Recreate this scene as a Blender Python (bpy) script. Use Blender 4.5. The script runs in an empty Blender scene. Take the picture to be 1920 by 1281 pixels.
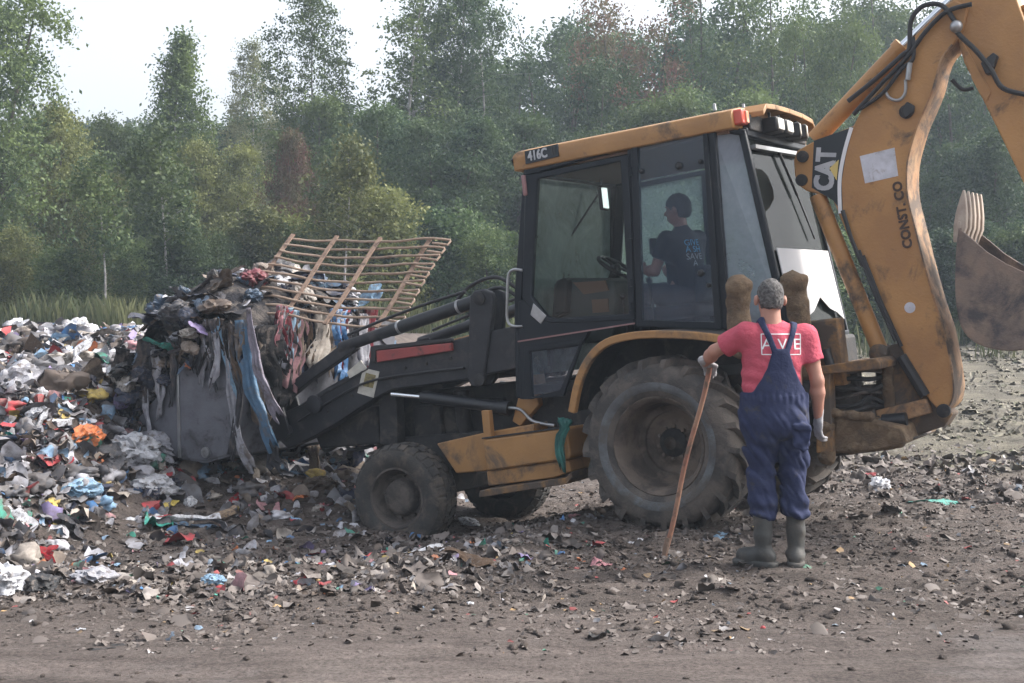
import bpy, bmesh, math, random
import numpy as np
from mathutils import Vector, Matrix, Quaternion

random.seed(7); RNG = np.random.default_rng(11)
SC = bpy.context.scene
COL = SC.collection
rad = math.radians

# ---------------------------------------------------------------- camera
F = 2400.0; CH = 1.57; HZ = 600.0
TILT = math.atan((640.5 - HZ) / F)
CT, ST = math.cos(TILT), math.sin(TILT)
cd = bpy.data.cameras.new('camera'); cam = bpy.data.objects.new('camera', cd); COL.objects.link(cam)
cam.location = (0, 0, CH); cam.rotation_euler = (rad(90) - TILT, 0, 0)
cd.sensor_width = 36; cd.lens = 36 * F / 1920; cd.clip_start = .1; cd.clip_end = 2000
SC.camera = cam

# ---------------------------------------------------------------- sky, sun, exposure
SUN_EL, SUN_AZ = rad(44), rad(82)        # azimuth measured from +y (view direction) towards +x (right)
w = bpy.data.worlds.new('World'); SC.world = w; w.use_nodes = True
nt = w.node_tree; nt.nodes.clear()
sky = nt.nodes.new('ShaderNodeTexSky'); sky.sky_type = 'NISHITA'; sky.sun_disc = False
sky.sun_elevation = SUN_EL; sky.sun_rotation = SUN_AZ
sky.air_density = 1.0; sky.dust_density = 6.0; sky.ozone_density = 1.5
hsv = nt.nodes.new('ShaderNodeHueSaturation'); hsv.inputs['Saturation'].default_value = .36
bgn = nt.nodes.new('ShaderNodeBackground'); bgn.inputs['Strength'].default_value = .15
out = nt.nodes.new('ShaderNodeOutputWorld')
nt.links.new(sky.outputs[0], hsv.inputs['Color']); nt.links.new(hsv.outputs[0], bgn.inputs['Color']); nt.links.new(bgn.outputs[0], out.inputs[0])
sl = bpy.data.lights.new('sun', 'SUN'); sl.energy = 1.3; sl.angle = rad(14); sl.color = (1, .95, .88)
so = bpy.data.objects.new('sun', sl); COL.objects.link(so)
sdir = Vector((math.sin(SUN_AZ) * math.cos(SUN_EL), math.cos(SUN_AZ) * math.cos(SUN_EL), math.sin(SUN_EL)))
so.rotation_euler = sdir.to_track_quat('Z', 'Y').to_euler(); so.location = (20, 5, 20)
vs = SC.view_settings
vs.view_transform = 'Standard'; vs.look = 'None'; vs.exposure = 1.45; vs.gamma = 1; vs.use_curve_mapping = False

# ---------------------------------------------------------------- pixel -> point
CAMP = np.array([0, 0, CH])
def ray(px, py):
    u = (px - 960) / F; v = -(py - 640.5) / F
    return np.array([u, CT + v * ST, -ST + v * CT])
def at(px, py, d):                      # point at depth d along a pixel's direction
    return CAMP + ray(px, py) * d

# ---------------------------------------------------------------- noise
def _hash(ix, iy, iz, seed):
    n = (ix * 374761393 + iy * 668265263 + iz * 2147483647 + seed * 144665) & 0xFFFFFFFF
    n = ((n ^ (n >> 13)) * 1274126177) & 0xFFFFFFFF
    n = ((n ^ (n >> 16)) * 2246822519) & 0xFFFFFFFF
    return ((n ^ (n >> 15)) & 0xFFFFFF) / float(0xFFFFFF)
def vnoise(x, y, z=0.0, seed=0):        # value noise in -1..1
    x, y, z = np.broadcast_arrays(np.asarray(x, float), np.asarray(y, float), np.asarray(z, float))
    fx, fy, fz = np.floor(x), np.floor(y), np.floor(z)
    ix, iy, iz = fx.astype(np.int64), fy.astype(np.int64), fz.astype(np.int64)
    u, v, t = x - fx, y - fy, z - fz
    u = u*u*(3-2*u); v = v*v*(3-2*v); t = t*t*(3-2*t)
    r = 0
    for a in (0, 1):
        for b in (0, 1):
            for c in (0, 1):
                r = r + _hash(ix+a, iy+b, iz+c, seed) * (u if a else 1-u) * (v if b else 1-v) * (t if c else 1-t)
    return r * 2 - 1
def fbm(x, y, z=0.0, o=4, seed=0, gain=.5):
    r = 0; a = 1; s = 0
    for k in range(o):
        f = 2.03 ** k
        r = r + a * vnoise(x*f + 13.7*k, y*f - 7.1*k, np.asarray(z)*f + 3.3*k, seed + k); s += a; a *= gain
    return r / s
def sstep(a, b, x):
    t = np.clip((x - a) / (b - a), 0, 1); return t*t*(3-2*t)

# ---------------------------------------------------------------- materials
def NN(nt, t, **kw):
    n = nt.nodes.new(t)
    for k, v in kw.items():
        if k in n.inputs: n.inputs[k].default_value = v
        else: setattr(n, k, v)
    return n
def c4(c): return (c[0], c[1], c[2], 1)
def mixc(nt, fac, a, b, blend='MIX'):
    m = nt.nodes.new('ShaderNodeMix'); m.data_type = 'RGBA'; m.blend_type = blend; m.clamp_factor = True
    for i, v in ((0, fac), (6, a), (7, b)):
        if hasattr(v, 'links') or hasattr(v, 'is_linked'): nt.links.new(v, m.inputs[i])
        else: m.inputs[i].default_value = v if i == 0 else c4(v)
    return m.outputs[2]
def ramp(nt, src, stops, interp='LINEAR'):
    r = nt.nodes.new('ShaderNodeValToRGB'); r.color_ramp.interpolation = interp
    e = r.color_ramp.elements
    while len(e) > 1: e.remove(e[-1])
    e[0].position = stops[0][0]; e[0].color = c4(stops[0][1])
    for p, c in stops[1:]:
        q = e.new(p); q.color = c4(c)
    nt.links.new(src, r.inputs[0]); return r.outputs[0]
def noise(nt, scale, detail=4, rough=.55, dist=0, coord='Object', vec=None):
    n = NN(nt, 'ShaderNodeTexNoise', Scale=scale, Detail=detail, Roughness=rough, Distortion=dist)
    if vec is None:
        tc = nt.nodes.new('ShaderNodeTexCoord'); vec = tc.outputs[coord]
    nt.links.new(vec, n.inputs['Vector']); return n.outputs[0]
MATS = {}
def pmat(name, col, rough=.6, metal=0, col2=None, s2=6, dirt=None, damt=.5, ds=3, bump=.0, bs=40, spec=.5, objvar=0, bdist=.02):
    m = bpy.data.materials.new(name); m.use_nodes = True; nt = m.node_tree; nt.nodes.clear()
    o = nt.nodes.new('ShaderNodeOutputMaterial'); b = nt.nodes.new('ShaderNodeBsdfPrincipled')
    nt.links.new(b.outputs[0], o.inputs[0])
    b.inputs['Roughness'].default_value = rough; b.inputs['Metallic'].default_value = metal
    b.inputs['Specular IOR Level'].default_value = spec
    c = None
    if col2 is not None:
        f = ramp(nt, noise(nt, s2, 5, .6), [(.35, (0,0,0)), (.65, (1,1,1))]); c = mixc(nt, f, col, col2)
    if dirt is not None:
        f = ramp(nt, noise(nt, ds, 8, .68, .4), [(.62 - damt*.4, (0,0,0)), (.72 - damt*.3, (1,1,1))])
        c = mixc(nt, f, c if c is not None else col, dirt)
        rr = nt.nodes.new('ShaderNodeMapRange'); rr.inputs[3].default_value = rough; rr.inputs[4].default_value = .9
        nt.links.new(f, rr.inputs[0]); nt.links.new(rr.outputs[0], b.inputs['Roughness'])
    if objvar:
        oi = nt.nodes.new('ShaderNodeObjectInfo'); mr = nt.nodes.new('ShaderNodeMapRange')
        mr.inputs[3].default_value = 1 - objvar; mr.inputs[4].default_value = 1 + objvar
        nt.links.new(oi.outputs['Random'], mr.inputs[0])
        hv = nt.nodes.new('ShaderNodeHueSaturation'); nt.links.new(mr.outputs[0], hv.inputs['Value'])
        if c is None: hv.inputs['Color'].default_value = c4(col)
        else: nt.links.new(c, hv.inputs['Color'])
        c = hv.outputs[0]
    if c is None: b.inputs['Base Color'].default_value = c4(col)
    else: nt.links.new(c, b.inputs['Base Color'])
    if bump:
        bp = NN(nt, 'ShaderNodeBump', Strength=bump, Distance=bdist); nt.links.new(noise(nt, bs, 6, .65), bp.inputs['Height'])
        nt.links.new(bp.outputs[0], b.inputs['Normal'])
    MATS[name] = m; return m
def M(n): return MATS[n]

# ---------------------------------------------------------------- mesh building
class MB:
    def __init__(s): s.v = []; s.f = []
    def add(s, vs, fs):
        k = len(s.v); s.v += [tuple(map(float, p)) for p in vs]; s.f += [tuple(i + k for i in f) for f in fs]; return s
    def box(s, c, size, rot=None):
        x, y, z = [a/2 for a in size]
        P = [Vector((i*x, j*y, k*z)) for i in (-1,1) for j in (-1,1) for k in (-1,1)]
        if rot is not None: P = [rot @ p for p in P]
        P = [p + Vector(c) for p in P]
        return s.add(P, [(0,1,3,2),(4,6,7,5),(0,4,5,1),(2,3,7,6),(0,2,6,4),(1,5,7,3)])
    def beam(s, p, q, w, d, up=(0,0,1), ext=0):
        p, q = Vector(p), Vector(q); a = (q-p).normalized(); p = p - a*ext; q = q + a*ext
        u = Vector(up); sd = a.cross(u)
        if sd.length < 1e-4: sd = a.cross(Vector((1,0,0)))
        sd.normalize(); u = sd.cross(a).normalized()
        V = []
        for e in (p, q):
            for i, j in ((-1,-1),(1,-1),(1,1),(-1,1)): V.append(e + sd*(i*w/2) + u*(j*d/2))
        return s.add(V, [(0,1,2,3),(7,6,5,4),(0,4,5,1),(1,5,6,2),(2,6,7,3),(3,7,4,0)])
    def prism(s, poly, y0, y1):             # polygon of (x, z) pushed along y
        n = len(poly); V = [(x, y0, z) for x, z in poly] + [(x, y1, z) for x, z in poly]
        Fs = [tuple(range(n)), tuple(range(2*n-1, n-1, -1))]
        for i in range(n):
            j = (i+1) % n; Fs.append((j, i, n+i, n+j))
        return s.add(V, Fs)
    def tube(s, path, r, n=10, caps=True):
        P = [Vector(p) for p in path]; m = len(P); rr = r if isinstance(r, (list, tuple)) else [r]*m
        V = []; prev = None
        for i, p in enumerate(P):
            t = (P[min(i+1, m-1)] - P[max(i-1, 0)]).normalized()
            if prev is None:
                a = t.cross(Vector((0,0,1)))
                if a.length < .05: a = t.cross(Vector((1,0,0)))
            else: a = prev - t*prev.dot(t)
            a.normalize(); prev = a; b = t.cross(a)
            for k in range(n):
                th = 2*math.pi*k/n; V.append(p + (a*math.cos(th) + b*math.sin(th))*rr[i])
        Fs = [(i*n+k, i*n+(k+1) % n, (i+1)*n+(k+1) % n, (i+1)*n+k) for i in range(m-1) for k in range(n)]
        if caps: Fs += [tuple(range(n-1, -1, -1)), tuple(range((m-1)*n, m*n))]
        return s.add(V, Fs)
    def lathe(s, prof, n=48, c=(0,0,0), axis='y', close=False):   # prof of (r, w) around an axis
        m = len(prof); V = []
        for k in range(n):
            th = 2*math.pi*k/n; cc, ss = math.cos(th), math.sin(th)
            for r, wv in prof:
                p = (r*cc, wv, r*ss) if axis == 'y' else ((r*cc, r*ss, wv) if axis == 'z' else (wv, r*cc, r*ss))
                V.append((p[0]+c[0], p[1]+c[1], p[2]+c[2]))
        Fs = []; mm = m if close else m-1
        for k in range(n):
            k2 = (k+1) % n
            for i in range(mm):
                j = (i+1) % m; Fs.append((k*m+i, k*m+j, k2*m+j, k2*m+i))
        return s.add(V, Fs)
    def sphere(s, c, r, nu=14, nv=9):
        r = (r, r, r) if not isinstance(r, (tuple, list)) else r
        V = [(c[0], c[1], c[2]-r[2])]
        for j in range(1, nv):
            ph = -math.pi/2 + math.pi*j/nv
            for i in range(nu):
                th = 2*math.pi*i/nu
                V.append((c[0]+r[0]*math.cos(ph)*math.cos(th), c[1]+r[1]*math.cos(ph)*math.sin(th), c[2]+r[2]*math.sin(ph)))
        V.append((c[0], c[1], c[2]+r[2])); L = len(V)-1
        Fs = [(0, 1+(i+1) % nu, 1+i) for i in range(nu)]
        for j in range(nv-2):
            for i in range(nu):
                a = 1+j*nu; i2 = (i+1) % nu; Fs.append((a+i, a+i2, a+nu+i2, a+nu+i))
        a = 1+(nv-2)*nu
        Fs += [(L, a+i, a+(i+1) % nu) for i in range(nu)]
        return s.add(V, Fs)
    def mesh(s, name, smooth=35):
        me = bpy.data.meshes.new(name); me.from_pydata(s.v, [], s.f)
        bm = bmesh.new(); bm.from_mesh(me); bmesh.ops.recalc_face_normals(bm, faces=bm.faces); bm.to_mesh(me); bm.free()
        if smooth:
            me.polygons.foreach_set('use_smooth', [True]*len(me.polygons)); me.set_sharp_from_angle(angle=rad(smooth))
        return me
    def build(s, name, mat, parent=None, smooth=35, bevel=0, seg=2):
        me = s.mesh(name, smooth); o = link(name, me, mat, parent)
        if bevel:
            b = o.modifiers.new('bevel', 'BEVEL'); b.width = bevel; b.segments = seg; b.limit_method = 'ANGLE'; b.angle_limit = rad(40)
        return o
def link(name, data, mat=None, parent=None):
    o = bpy.data.objects.new(name, data); COL.objects.link(o)
    if mat is not None and data is not None: data.materials.append(MATS[mat] if isinstance(mat, str) else mat)
    if parent is not None: o.parent = parent
    return o
def npmesh(name, V, Fq, smooth=True):       # fast mesh from arrays; Fq is (n, k)
    me = bpy.data.meshes.new(name); V = np.asarray(V, np.float32); Fq = np.asarray(Fq, np.int32)
    k = Fq.shape[1]; n = len(Fq)
    me.vertices.add(len(V)); me.vertices.foreach_set('co', V.ravel())
    me.loops.add(n*k); me.loops.foreach_set('vertex_index', Fq.ravel())
    me.polygons.add(n); me.polygons.foreach_set('loop_start', np.arange(0, n*k, k, dtype=np.int32)); me.polygons.foreach_set('loop_total', np.full(n, k, np.int32))
    if smooth: me.polygons.foreach_set('use_smooth', np.ones(n, bool))
    me.update(calc_edges=True); me.validate(); return me
def tag(o, label=None, cat=None, group=None, kind=None):
    if label: o['label'] = label
    if cat: o['category'] = cat
    if group: o['group'] = group
    if kind: o['kind'] = kind
    return o
def empty(name, loc=(0,0,0), rot=None):
    o = bpy.data.objects.new(name, None); COL.objects.link(o); o.location = loc; o.empty_display_size = .2
    if rot: o.rotation_euler = rot
    return o
def catmull(pts, k=6):
    P = [np.array(p, float) for p in pts]; out = []
    for i in range(len(P)-1):
        a, b, c, d = P[max(i-1,0)], P[i], P[i+1], P[min(i+2, len(P)-1)]
        for j in range(k):
            t = j/k; out.append(.5*((2*b)+(-a+c)*t+(2*a-5*b+4*c-d)*t*t+(-a+3*b-3*c+d)*t**3))
    out.append(P[-1]); return [tuple(p) for p in out]
_TXT = {}
def text_geo(s, size=1.0, extrude=.002):
    cu = bpy.data.curves.new('t', 'FONT'); cu.body = s; cu.size = size; cu.extrude = extrude; cu.resolution_u = 3; cu.align_x = 'CENTER'; cu.align_y = 'CENTER'
    o = bpy.data.objects.new('t', cu); COL.objects.link(o); dg = bpy.context.evaluated_depsgraph_get(); dg.update()
    me = o.evaluated_get(dg).to_mesh(); V = [tuple(v.co) for v in me.vertices]; Fs = [tuple(p.vertices) for p in me.polygons]
    o.evaluated_get(dg).to_mesh_clear(); bpy.data.objects.remove(o); bpy.data.curves.remove(cu)
    return V, Fs
def text_on(name, s, size, org, ux, uy, mat, parent, stretch=(1, 1), off=.0, bold=0):
    V, Fs = text_geo(s, size); ux, uy = Vector(ux).normalized(), Vector(uy).normalized(); n = ux.cross(uy)
    mb = MB(); shifts = [(0, 0)] if not bold else [(dx, dy) for dx in (-bold, bold) for dy in (-bold, bold)]
    for i, (dx, dy) in enumerate(shifts):
        mb.add([Vector(org) + ux*(v[0]*stretch[0]+dx) + uy*(v[1]*stretch[1]+dy) + n*(v[2] + off + i*.0004) for v in V], Fs)
    return mb.build(name, mat, parent, smooth=0)

# ---------------------------------------------------------------- signed distance bodies
def smin(a, b, k):
    h = np.clip(.5 + .5*(b-a)/k, 0, 1); return b*(1-h) + a*h - k*h*(1-h)
def smax(a, b, k): return -smin(-a, -b, k)
def s_cone(P, a, b, ra, rb, sc=(1, 1, 1)):   # tapered capsule, optionally squashed
    sc = np.array(sc, float); Q = P/sc; a = np.array(a, float)/sc; b = np.array(b, float)/sc
    ab = b-a; t = np.clip(((Q-a) @ ab)/(ab @ ab), 0, 1)
    return (np.linalg.norm(Q - a - t[..., None]*ab, axis=-1) - (ra + (rb-ra)*t))*sc.min()
def s_ell(P, c, r, rot=None):
    Q = P - np.array(c, float)
    if rot is not None: Q = Q @ np.array(rot)
    r = np.array(r, float); k0 = np.linalg.norm(Q/r, axis=-1); k1 = np.linalg.norm(Q/(r*r), axis=-1)
    return k0*(k0-1)/np.maximum(k1, 1e-6)
def s_box(P, c, b, r=.0):
    q = np.abs(P - np.array(c, float)) - np.array(b, float) + r
    return np.linalg.norm(np.maximum(q, 0), axis=-1) + np.minimum(q.max(-1), 0) - r
def s_union(ds, k):
    r = ds[0]
    for d in ds[1:]: r = smin(r, d, k)
    return r
def s_chain(P, pts, rs, k=.02, sc=(1,1,1)):
    return s_union([s_cone(P, pts[i], pts[i+1], rs[i], rs[i+1], sc) for i in range(len(pts)-1)], k)
def sdf_mesh(name, fn, lo, hi, h):
    lo = np.array(lo, float); hi = np.array(hi, float); n = np.ceil((hi-lo)/h).astype(int)+1
    ax = [lo[i] + h*np.arange(n[i]) for i in range(3)]
    G = np.stack(np.meshgrid(*ax, indexing='ij'), -1); D = fn(G.reshape(-1, 3)).reshape(n)
    S = D < 0; cn = n-1
    acc = np.zeros(tuple(cn)+(3,)); cnt = np.zeros(tuple(cn))
    def sl3(o): return tuple(slice(o[i], o[i]+cn[i]) for i in range(3))
    corners = [(i, j, k) for i in (0,1) for j in (0,1) for k in (0,1)]
    for a in corners:
        for d in range(3):
            if a[d]: continue
            b = list(a); b[d] = 1
            da, db = D[sl3(a)], D[sl3(b)]; m = (da < 0) != (db < 0)
            t = np.where(m, da/np.where(m, da-db, 1), 0)
            p = np.array(a, float) + np.zeros(tuple(cn)+(3,)); p[..., d] = t
            acc += p*m[..., None]; cnt += m
    act = cnt > 0; idx = -np.ones(tuple(cn), int); idx[act] = np.arange(act.sum())
    ii = np.argwhere(act); V = lo + h*(ii + acc[act]/cnt[act][:, None])
    Fs = []
    for d in range(3):
        u, v = (d+1) % 3, (d+2) % 3
        s0 = [slice(0, n[i]) for i in range(3)]; s1 = list(s0); s0[d] = slice(0, n[d]-1); s1[d] = slice(1, n[d])
        ch = S[tuple(s0)] != S[tuple(s1)]; E = np.argwhere(ch)
        E = E[(E[:, u] > 0) & (E[:, v] > 0) & (E[:, u] < n[u]-1) & (E[:, v] < n[v]-1)]
        q = []
        for du, dv in ((-1,-1),(0,-1),(0,0),(-1,0)):
            e = E.copy(); e[:, u] += du; e[:, v] += dv; q.append(idx[e[:, 0], e[:, 1], e[:, 2]])
        q = np.stack(q, 1); neg = ~S[E[:, 0], E[:, 1], E[:, 2]]; q[neg] = q[neg][:, ::-1]; Fs.append(q)
    Fs = np.concatenate(Fs); Fs = Fs[(Fs >= 0).all(1)]
    return npmesh(name, V, Fs)
# ---------------------------------------------------------------- materials used all over
MUD = (.075, .062, .054)
pmat('cat_yellow', (.37, .195, .068), .5, 0, (.30, .155, .055), 4, (.13, .09, .06), .24, 3.0, .15, 60)
pmat('boom_yellow', (.43, .225, .078), .55, 0, (.33, .165, .06), 2.2, (.12, .085, .06), .13, 2.9, .25, 50)
pmat('boom_rust', (.34, .17, .07), .7, 0, (.42, .26, .14), 5, (.12, .09, .07), .5, 4, .3, 50)
pmat('muddy_yellow', (.34, .17, .05), .75, 0, (.20, .12, .06), 5, (.085, .065, .052), .62, 3.5, .35, 40)
pmat('black_paint', (.010, .012, .016), .42, 0, (.018, .02, .024), 5, (.06, .055, .052), .14, 4, .12, 60)
pmat('cab_black', (.005, .008, .013), .45, 0, (.008, .012, .018), 3, (.035, .035, .038), .05, 5, .05, 60, .3)
pmat('dull_black', (.014, .014, .017), .75, 0, (.028, .027, .027), 7, (.07, .062, .055), .28, 5, .3, 50)
pmat('arm_black', (.013, .014, .018), .6, 0, (.022, .023, .028), 6, (.065, .06, .06), .22, 4, .25, 90)
pmat('tyre', (.045, .042, .041), .85, 0, (.075, .066, .06), 5, (.12, .102, .088), .46, 4.5, .45, 70)
pmat('tyre_front', (.035, .034, .034), .85, 0, (.055, .05, .046), 9, (.10, .084, .07), .32, 6, .5, 60)
pmat('tyre_worn', (.13, .14, .15), .85, 0, (.075, .075, .078), 7, (.095, .085, .076), .40, 5, .4, 60)
pmat('rim_mud', (.16, .125, .10), .85, 0, (.11, .088, .072), 6, (.07, .058, .05), .42, 5, .5, 45)
pmat('rim_dark', (.085, .072, .064), .85, 0, (.12, .10, .085), 7, (.05, .043, .04), .45, 6, .5, 45)
pmat('mud', (.15, .098, .058), .95, 0, (.095, .068, .045), 7, (.2, .14, .085), .35, 9, .8, 30, bdist=.03)
pmat('bucket_steel', (.125, .128, .15), .6, .1, (.085, .088, .105), 5, (.05, .048, .05), .25, 5, .35, 30)
pmat('backhoe_bucket', (.25, .18, .135), .8, 0, (.17, .13, .11), 4, (.07, .064, .066), .38, 3.2, .4, 40)
pmat('tooth_metal', (.42, .35, .29), .6, .2, (.28, .22, .18), 8, None, 0, 1, .2, 50)
pmat('chrome', (.75, .77, .8), .15, 1)
pmat('steel', (.42, .43, .45), .4, .8, (.3, .3, .3), 9)
pmat('rubber', (.018, .018, .02), .55)
pmat('red_bar', (.30, .055, .05), .55, 0, (.24, .05, .05), 5, (.09, .06, .055), .22, 6)
pmat('pale_red', (.26, .14, .14), .6)
pmat('lamp_red', (.55, .09, .06), .2)
pmat('lamp_orange', (.7, .32, .2), .25)
pmat('lamp_glass', (.8, .78, .72), .12)
pmat('white_sticker', (.6, .6, .66), .5, 0, (.42, .42, .46), 9, (.25, .2, .16), .25, 8)
pmat('paper_sticker', (.55, .53, .47), .6, 0, (.4, .38, .34), 14)
pmat('sticker_print', (.10, .085, .05), .6, 0, (.32, .26, .1), 30)
pmat('white_print', (.72, .72, .74), .6)
pmat('pale_print', (.48, .49, .51), .6, 0, (.36, .37, .4), 9)
pmat('decal_black', (.012, .018, .024), .5)
pmat('decal_yellow', (.62, .47, .16), .5)
pmat('ink', (.06, .035, .025), .7)
pmat('blue_print', (.12, .42, .68), .7); pmat('pink_print', (.55, .32, .4), .7)
pmat('cab_trim', (.035, .038, .04), .7, 0, (.05, .05, .05), 8); pmat('cab_green', (.035, .05, .048), .65, 0, (.05, .062, .06), 6)
pmat('seat_fabric', (.02, .02, .024), .85, bump=.2, bs=80)
pmat('headliner', (.20, .125, .085), .9)
pmat('mirror_glass', (.8, .82, .85), .06, 1)
pmat('rust', (.19, .125, .09), .85, 0, (.25, .175, .13), 14, (.09, .06, .048), .3, 12, .3, 90)
pmat('rust_rod', (.34, .26, .20), .8, 0, (.24, .17, .125), 10, None, 0, 1, .3, 90)
pmat('white_card', (.62, .62, .63), .7, 0, (.55, .55, .57), 2)
pmat('teal_cloth', (.05, .20, .17), .85, 0, (.03, .11, .10), 10)

def glass_mat(name, tint, dust, dcol, ds=2.0, gl=.9):
    m = bpy.data.materials.new(name); m.use_nodes = True; nt = m.node_tree; nt.nodes.clear()
    o = nt.nodes.new('ShaderNodeOutputMaterial')
    t = NN(nt, 'ShaderNodeBsdfTransparent'); t.inputs[0].default_value = c4(tint)
    d = NN(nt, 'ShaderNodeBsdfDiffuse'); d.inputs[0].default_value = c4(dcol)
    g = NN(nt, 'ShaderNodeBsdfGlossy', Roughness=.04); g.inputs[0].default_value = (gl, gl, gl, 1)
    f = ramp(nt, noise(nt, ds, 8, .7, .6), [(.3, (dust*.45,)*3), (.7, (min(1, dust*1.5),)*3)])
    tl = NN(nt, 'ShaderNodeBsdfTranslucent'); tl.inputs[0].default_value = c4(dcol); m0 = nt.nodes.new('ShaderNodeMixShader'); m0.inputs[0].default_value = .55
    nt.links.new(d.outputs[0], m0.inputs[1]); nt.links.new(tl.outputs[0], m0.inputs[2])
    m1 = nt.nodes.new('ShaderNodeMixShader'); nt.links.new(f, m1.inputs[0]); nt.links.new(t.outputs[0], m1.inputs[1]); nt.links.new(m0.outputs[0], m1.inputs[2])
    fr = NN(nt, 'ShaderNodeFresnel', IOR=1.5)
    m2 = nt.nodes.new('ShaderNodeMixShader'); nt.links.new(fr.outputs[0], m2.inputs[0]); nt.links.new(m1.outputs[0], m2.inputs[1]); nt.links.new(g.outputs[0], m2.inputs[2])
    nt.links.new(m2.outputs[0], o.inputs[0]); MATS[name] = m
glass_mat('glass_side', (.88, .92, .98), .13, (.28, .36, .50), 1.6, .5)
glass_mat('glass_dusty', (.86, .93, .90), .24, (.40, .52, .48), 3.5, .4)
glass_mat('glass_screen', (.86, .93, .90), .55, (.46, .58, .54), 3.0, .4)
glass_mat('glass_door', (.97, .98, .98), .02, (.4, .42, .44), 3, .35)
glass_mat('glass_milky', (.8, .84, .9), .42, (.50, .54, .62), 1.2, .6)
glass_mat('glass_rear', (.85, .90, .88), .10, (.36, .42, .40), 2.5, .35)

# ---------------------------------------------------------------- tractor frame (needed by ground)
YAW, PIT, ROLL = rad(148), rad(6.5), rad(1.5)
def _rz(a): c, s = math.cos(a), math.sin(a); return np.array([[c,-s,0],[s,c,0],[0,0,1.]])
def _ry(a): c, s = math.cos(a), math.sin(a); return np.array([[c,0,s],[0,1,0],[-s,0,c]])
def _rx(a): c, s = math.cos(a), math.sin(a); return np.array([[1,0,0],[0,c,-s],[0,s,c]])
RT = _rz(YAW) @ _ry(PIT) @ _rx(-ROLL)
OT = CAMP + ray(1230, 838)*9.45 - RT @ np.array([0, 1.12, 0])
def U(px, py, y):                      # pixel -> tractor coordinates on the plane y
    r = RT.T @ ray(px, py); c = RT.T @ (CAMP - OT); q = c + (y - c[1])/r[1]*r
    return (q[0], y, q[2])
def U2(px, py, y): q = U(px, py, y); return (q[0], q[2])
def T2W(l): return OT + RT @ np.array(l, float)

# ---------------------------------------------------------------- ground
def pile(x, y):
    tl = sstep(-2.6, -4.3, x)                            # 1 on the open left, 0 behind the bucket
    y0 = 8.9 - 1.3*tl; y1 = 17.8 - 2.2*tl
    s = np.clip((y - y0)/(y1 - y0), 0, 1)
    prof = (s*s*(3-2*s))**(1.75 - .9*tl)
    hgt = 1.29*prof*sstep(-.2, -2.2, x - .02*(y-10))
    lump = .22*fbm(x*.9, y*.9, 0, 3, 5) + .12*fbm(x*2.7, y*2.7, 0, 2, 9)
    amt = np.clip(hgt*2.2, 0, 1)*sstep(23, 18, y)
    return hgt, amt, lump
def gh(x, y, fine=True):
    x = np.asarray(x, float); y = np.asarray(y, float)
    u = -(x-OT[0])*.848 + (y-OT[1])*.53
    z = -.30*sstep(.5, 2.3, u)*sstep(7.9, 9.7, y)*sstep(24, 15, y)
    far = sstep(17, 31, y); z = z + far*1.0 + .4*sstep(45, 110, y)
    ph, amt, lump = pile(x, y)
    z = z - .10*np.exp(-((x-2.35)**2 + (y-11.3)**2)/.6)
    z = np.maximum(z, z*(1-np.clip(ph*2,0,1)) + ph) + lump*amt
    z = z + .05*fbm(x*.5, y*.5, 0, 2, 3)*sstep(5, 8, y)
    if fine:
        rough = .25 + .75*sstep(6.1, 7.4, y + .25*x*0 + .5*fbm(x*.5, y*.5, 0, 2, 21))
        fade = sstep(40, 20, y)
        z = z + rough*fade*(.035*fbm(x*2.2, y*2.2, 0, 3, 31) + .022*fbm(x*9, y*9, 0, 3, 41)) + (1-rough)*fade*(.030*fbm(x*.45, y*3.2, 0, 3, 45) + .010*fbm(x*5, y*7, 0, 3, 46))
        z = z + .03*sstep(.15, .6, fbm(x*5, y*5, 0, 2, 51))*rough*fade
    return z
def spaced(a, b, st, lo, hi, g=1.18):
    c = list(np.arange(a, b, st)); s = st; p = c[-1]; r = []
    while p < hi: s *= g; p += s; r.append(p)
    s = st; p = c[0]; l = []
    while p > lo: s *= g; p -= s; l.append(p)
    return np.array(l[::-1] + c + r)
xs = spaced(-7.6, 7, .052, -260, 260); ys = spaced(4.2, 17, .05, -25, 420)
X, Y = np.meshgrid(xs, ys, indexing='ij'); Z = gh(X, Y)
nx, ny = len(xs), len(ys); I = np.arange(nx*ny).reshape(nx, ny)
Fq = np.stack([I[:-1, :-1], I[1:, :-1], I[1:, 1:], I[:-1, 1:]], -1).reshape(-1, 4)
gme = npmesh('ground', np.stack([X, Y, Z], -1).reshape(-1, 3), Fq)
def vattr(me, name, arr):
    a = me.attributes.new(name, 'FLOAT', 'POINT'); a.data.foreach_set('value', np.asarray(arr, np.float32).ravel())
road = 1 - sstep(5.9, 7.3, Y - .12*(X*0) + .18*X*(X > 0) + .7*fbm(X*.6, Y*1.4, 0, 3, 77))
sandm = sstep(2.2, 4.2, X + .9*fbm(X*.5, Y*.5, 0, 3, 88))*sstep(12.2, 15.5, Y + 1.2*fbm(X*.4, Y*.4, 0, 3, 89))
grassm = sstep(29, 33, Y + 2*fbm(X*.3, Y*.3, 0, 2, 90))
ashm = pile(X, Y)[1]
for n_, a_ in (('road', road), ('sand', sandm), ('grass', grassm), ('heap', ashm)): vattr(gme, n_, a_)
m = bpy.data.materials.new('ground_soil'); m.use_nodes = True; nt = m.node_tree; nt.nodes.clear()
o_ = nt.nodes.new('ShaderNodeOutputMaterial'); b_ = nt.nodes.new('ShaderNodeBsdfPrincipled'); nt.links.new(b_.outputs[0], o_.inputs[0])
b_.inputs['Roughness'].default_value = .92; b_.inputs['Specular IOR Level'].default_value = .25
def attr(n): q = nt.nodes.new('ShaderNodeAttribute'); q.attribute_name = n; return q.outputs['Fac']
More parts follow.
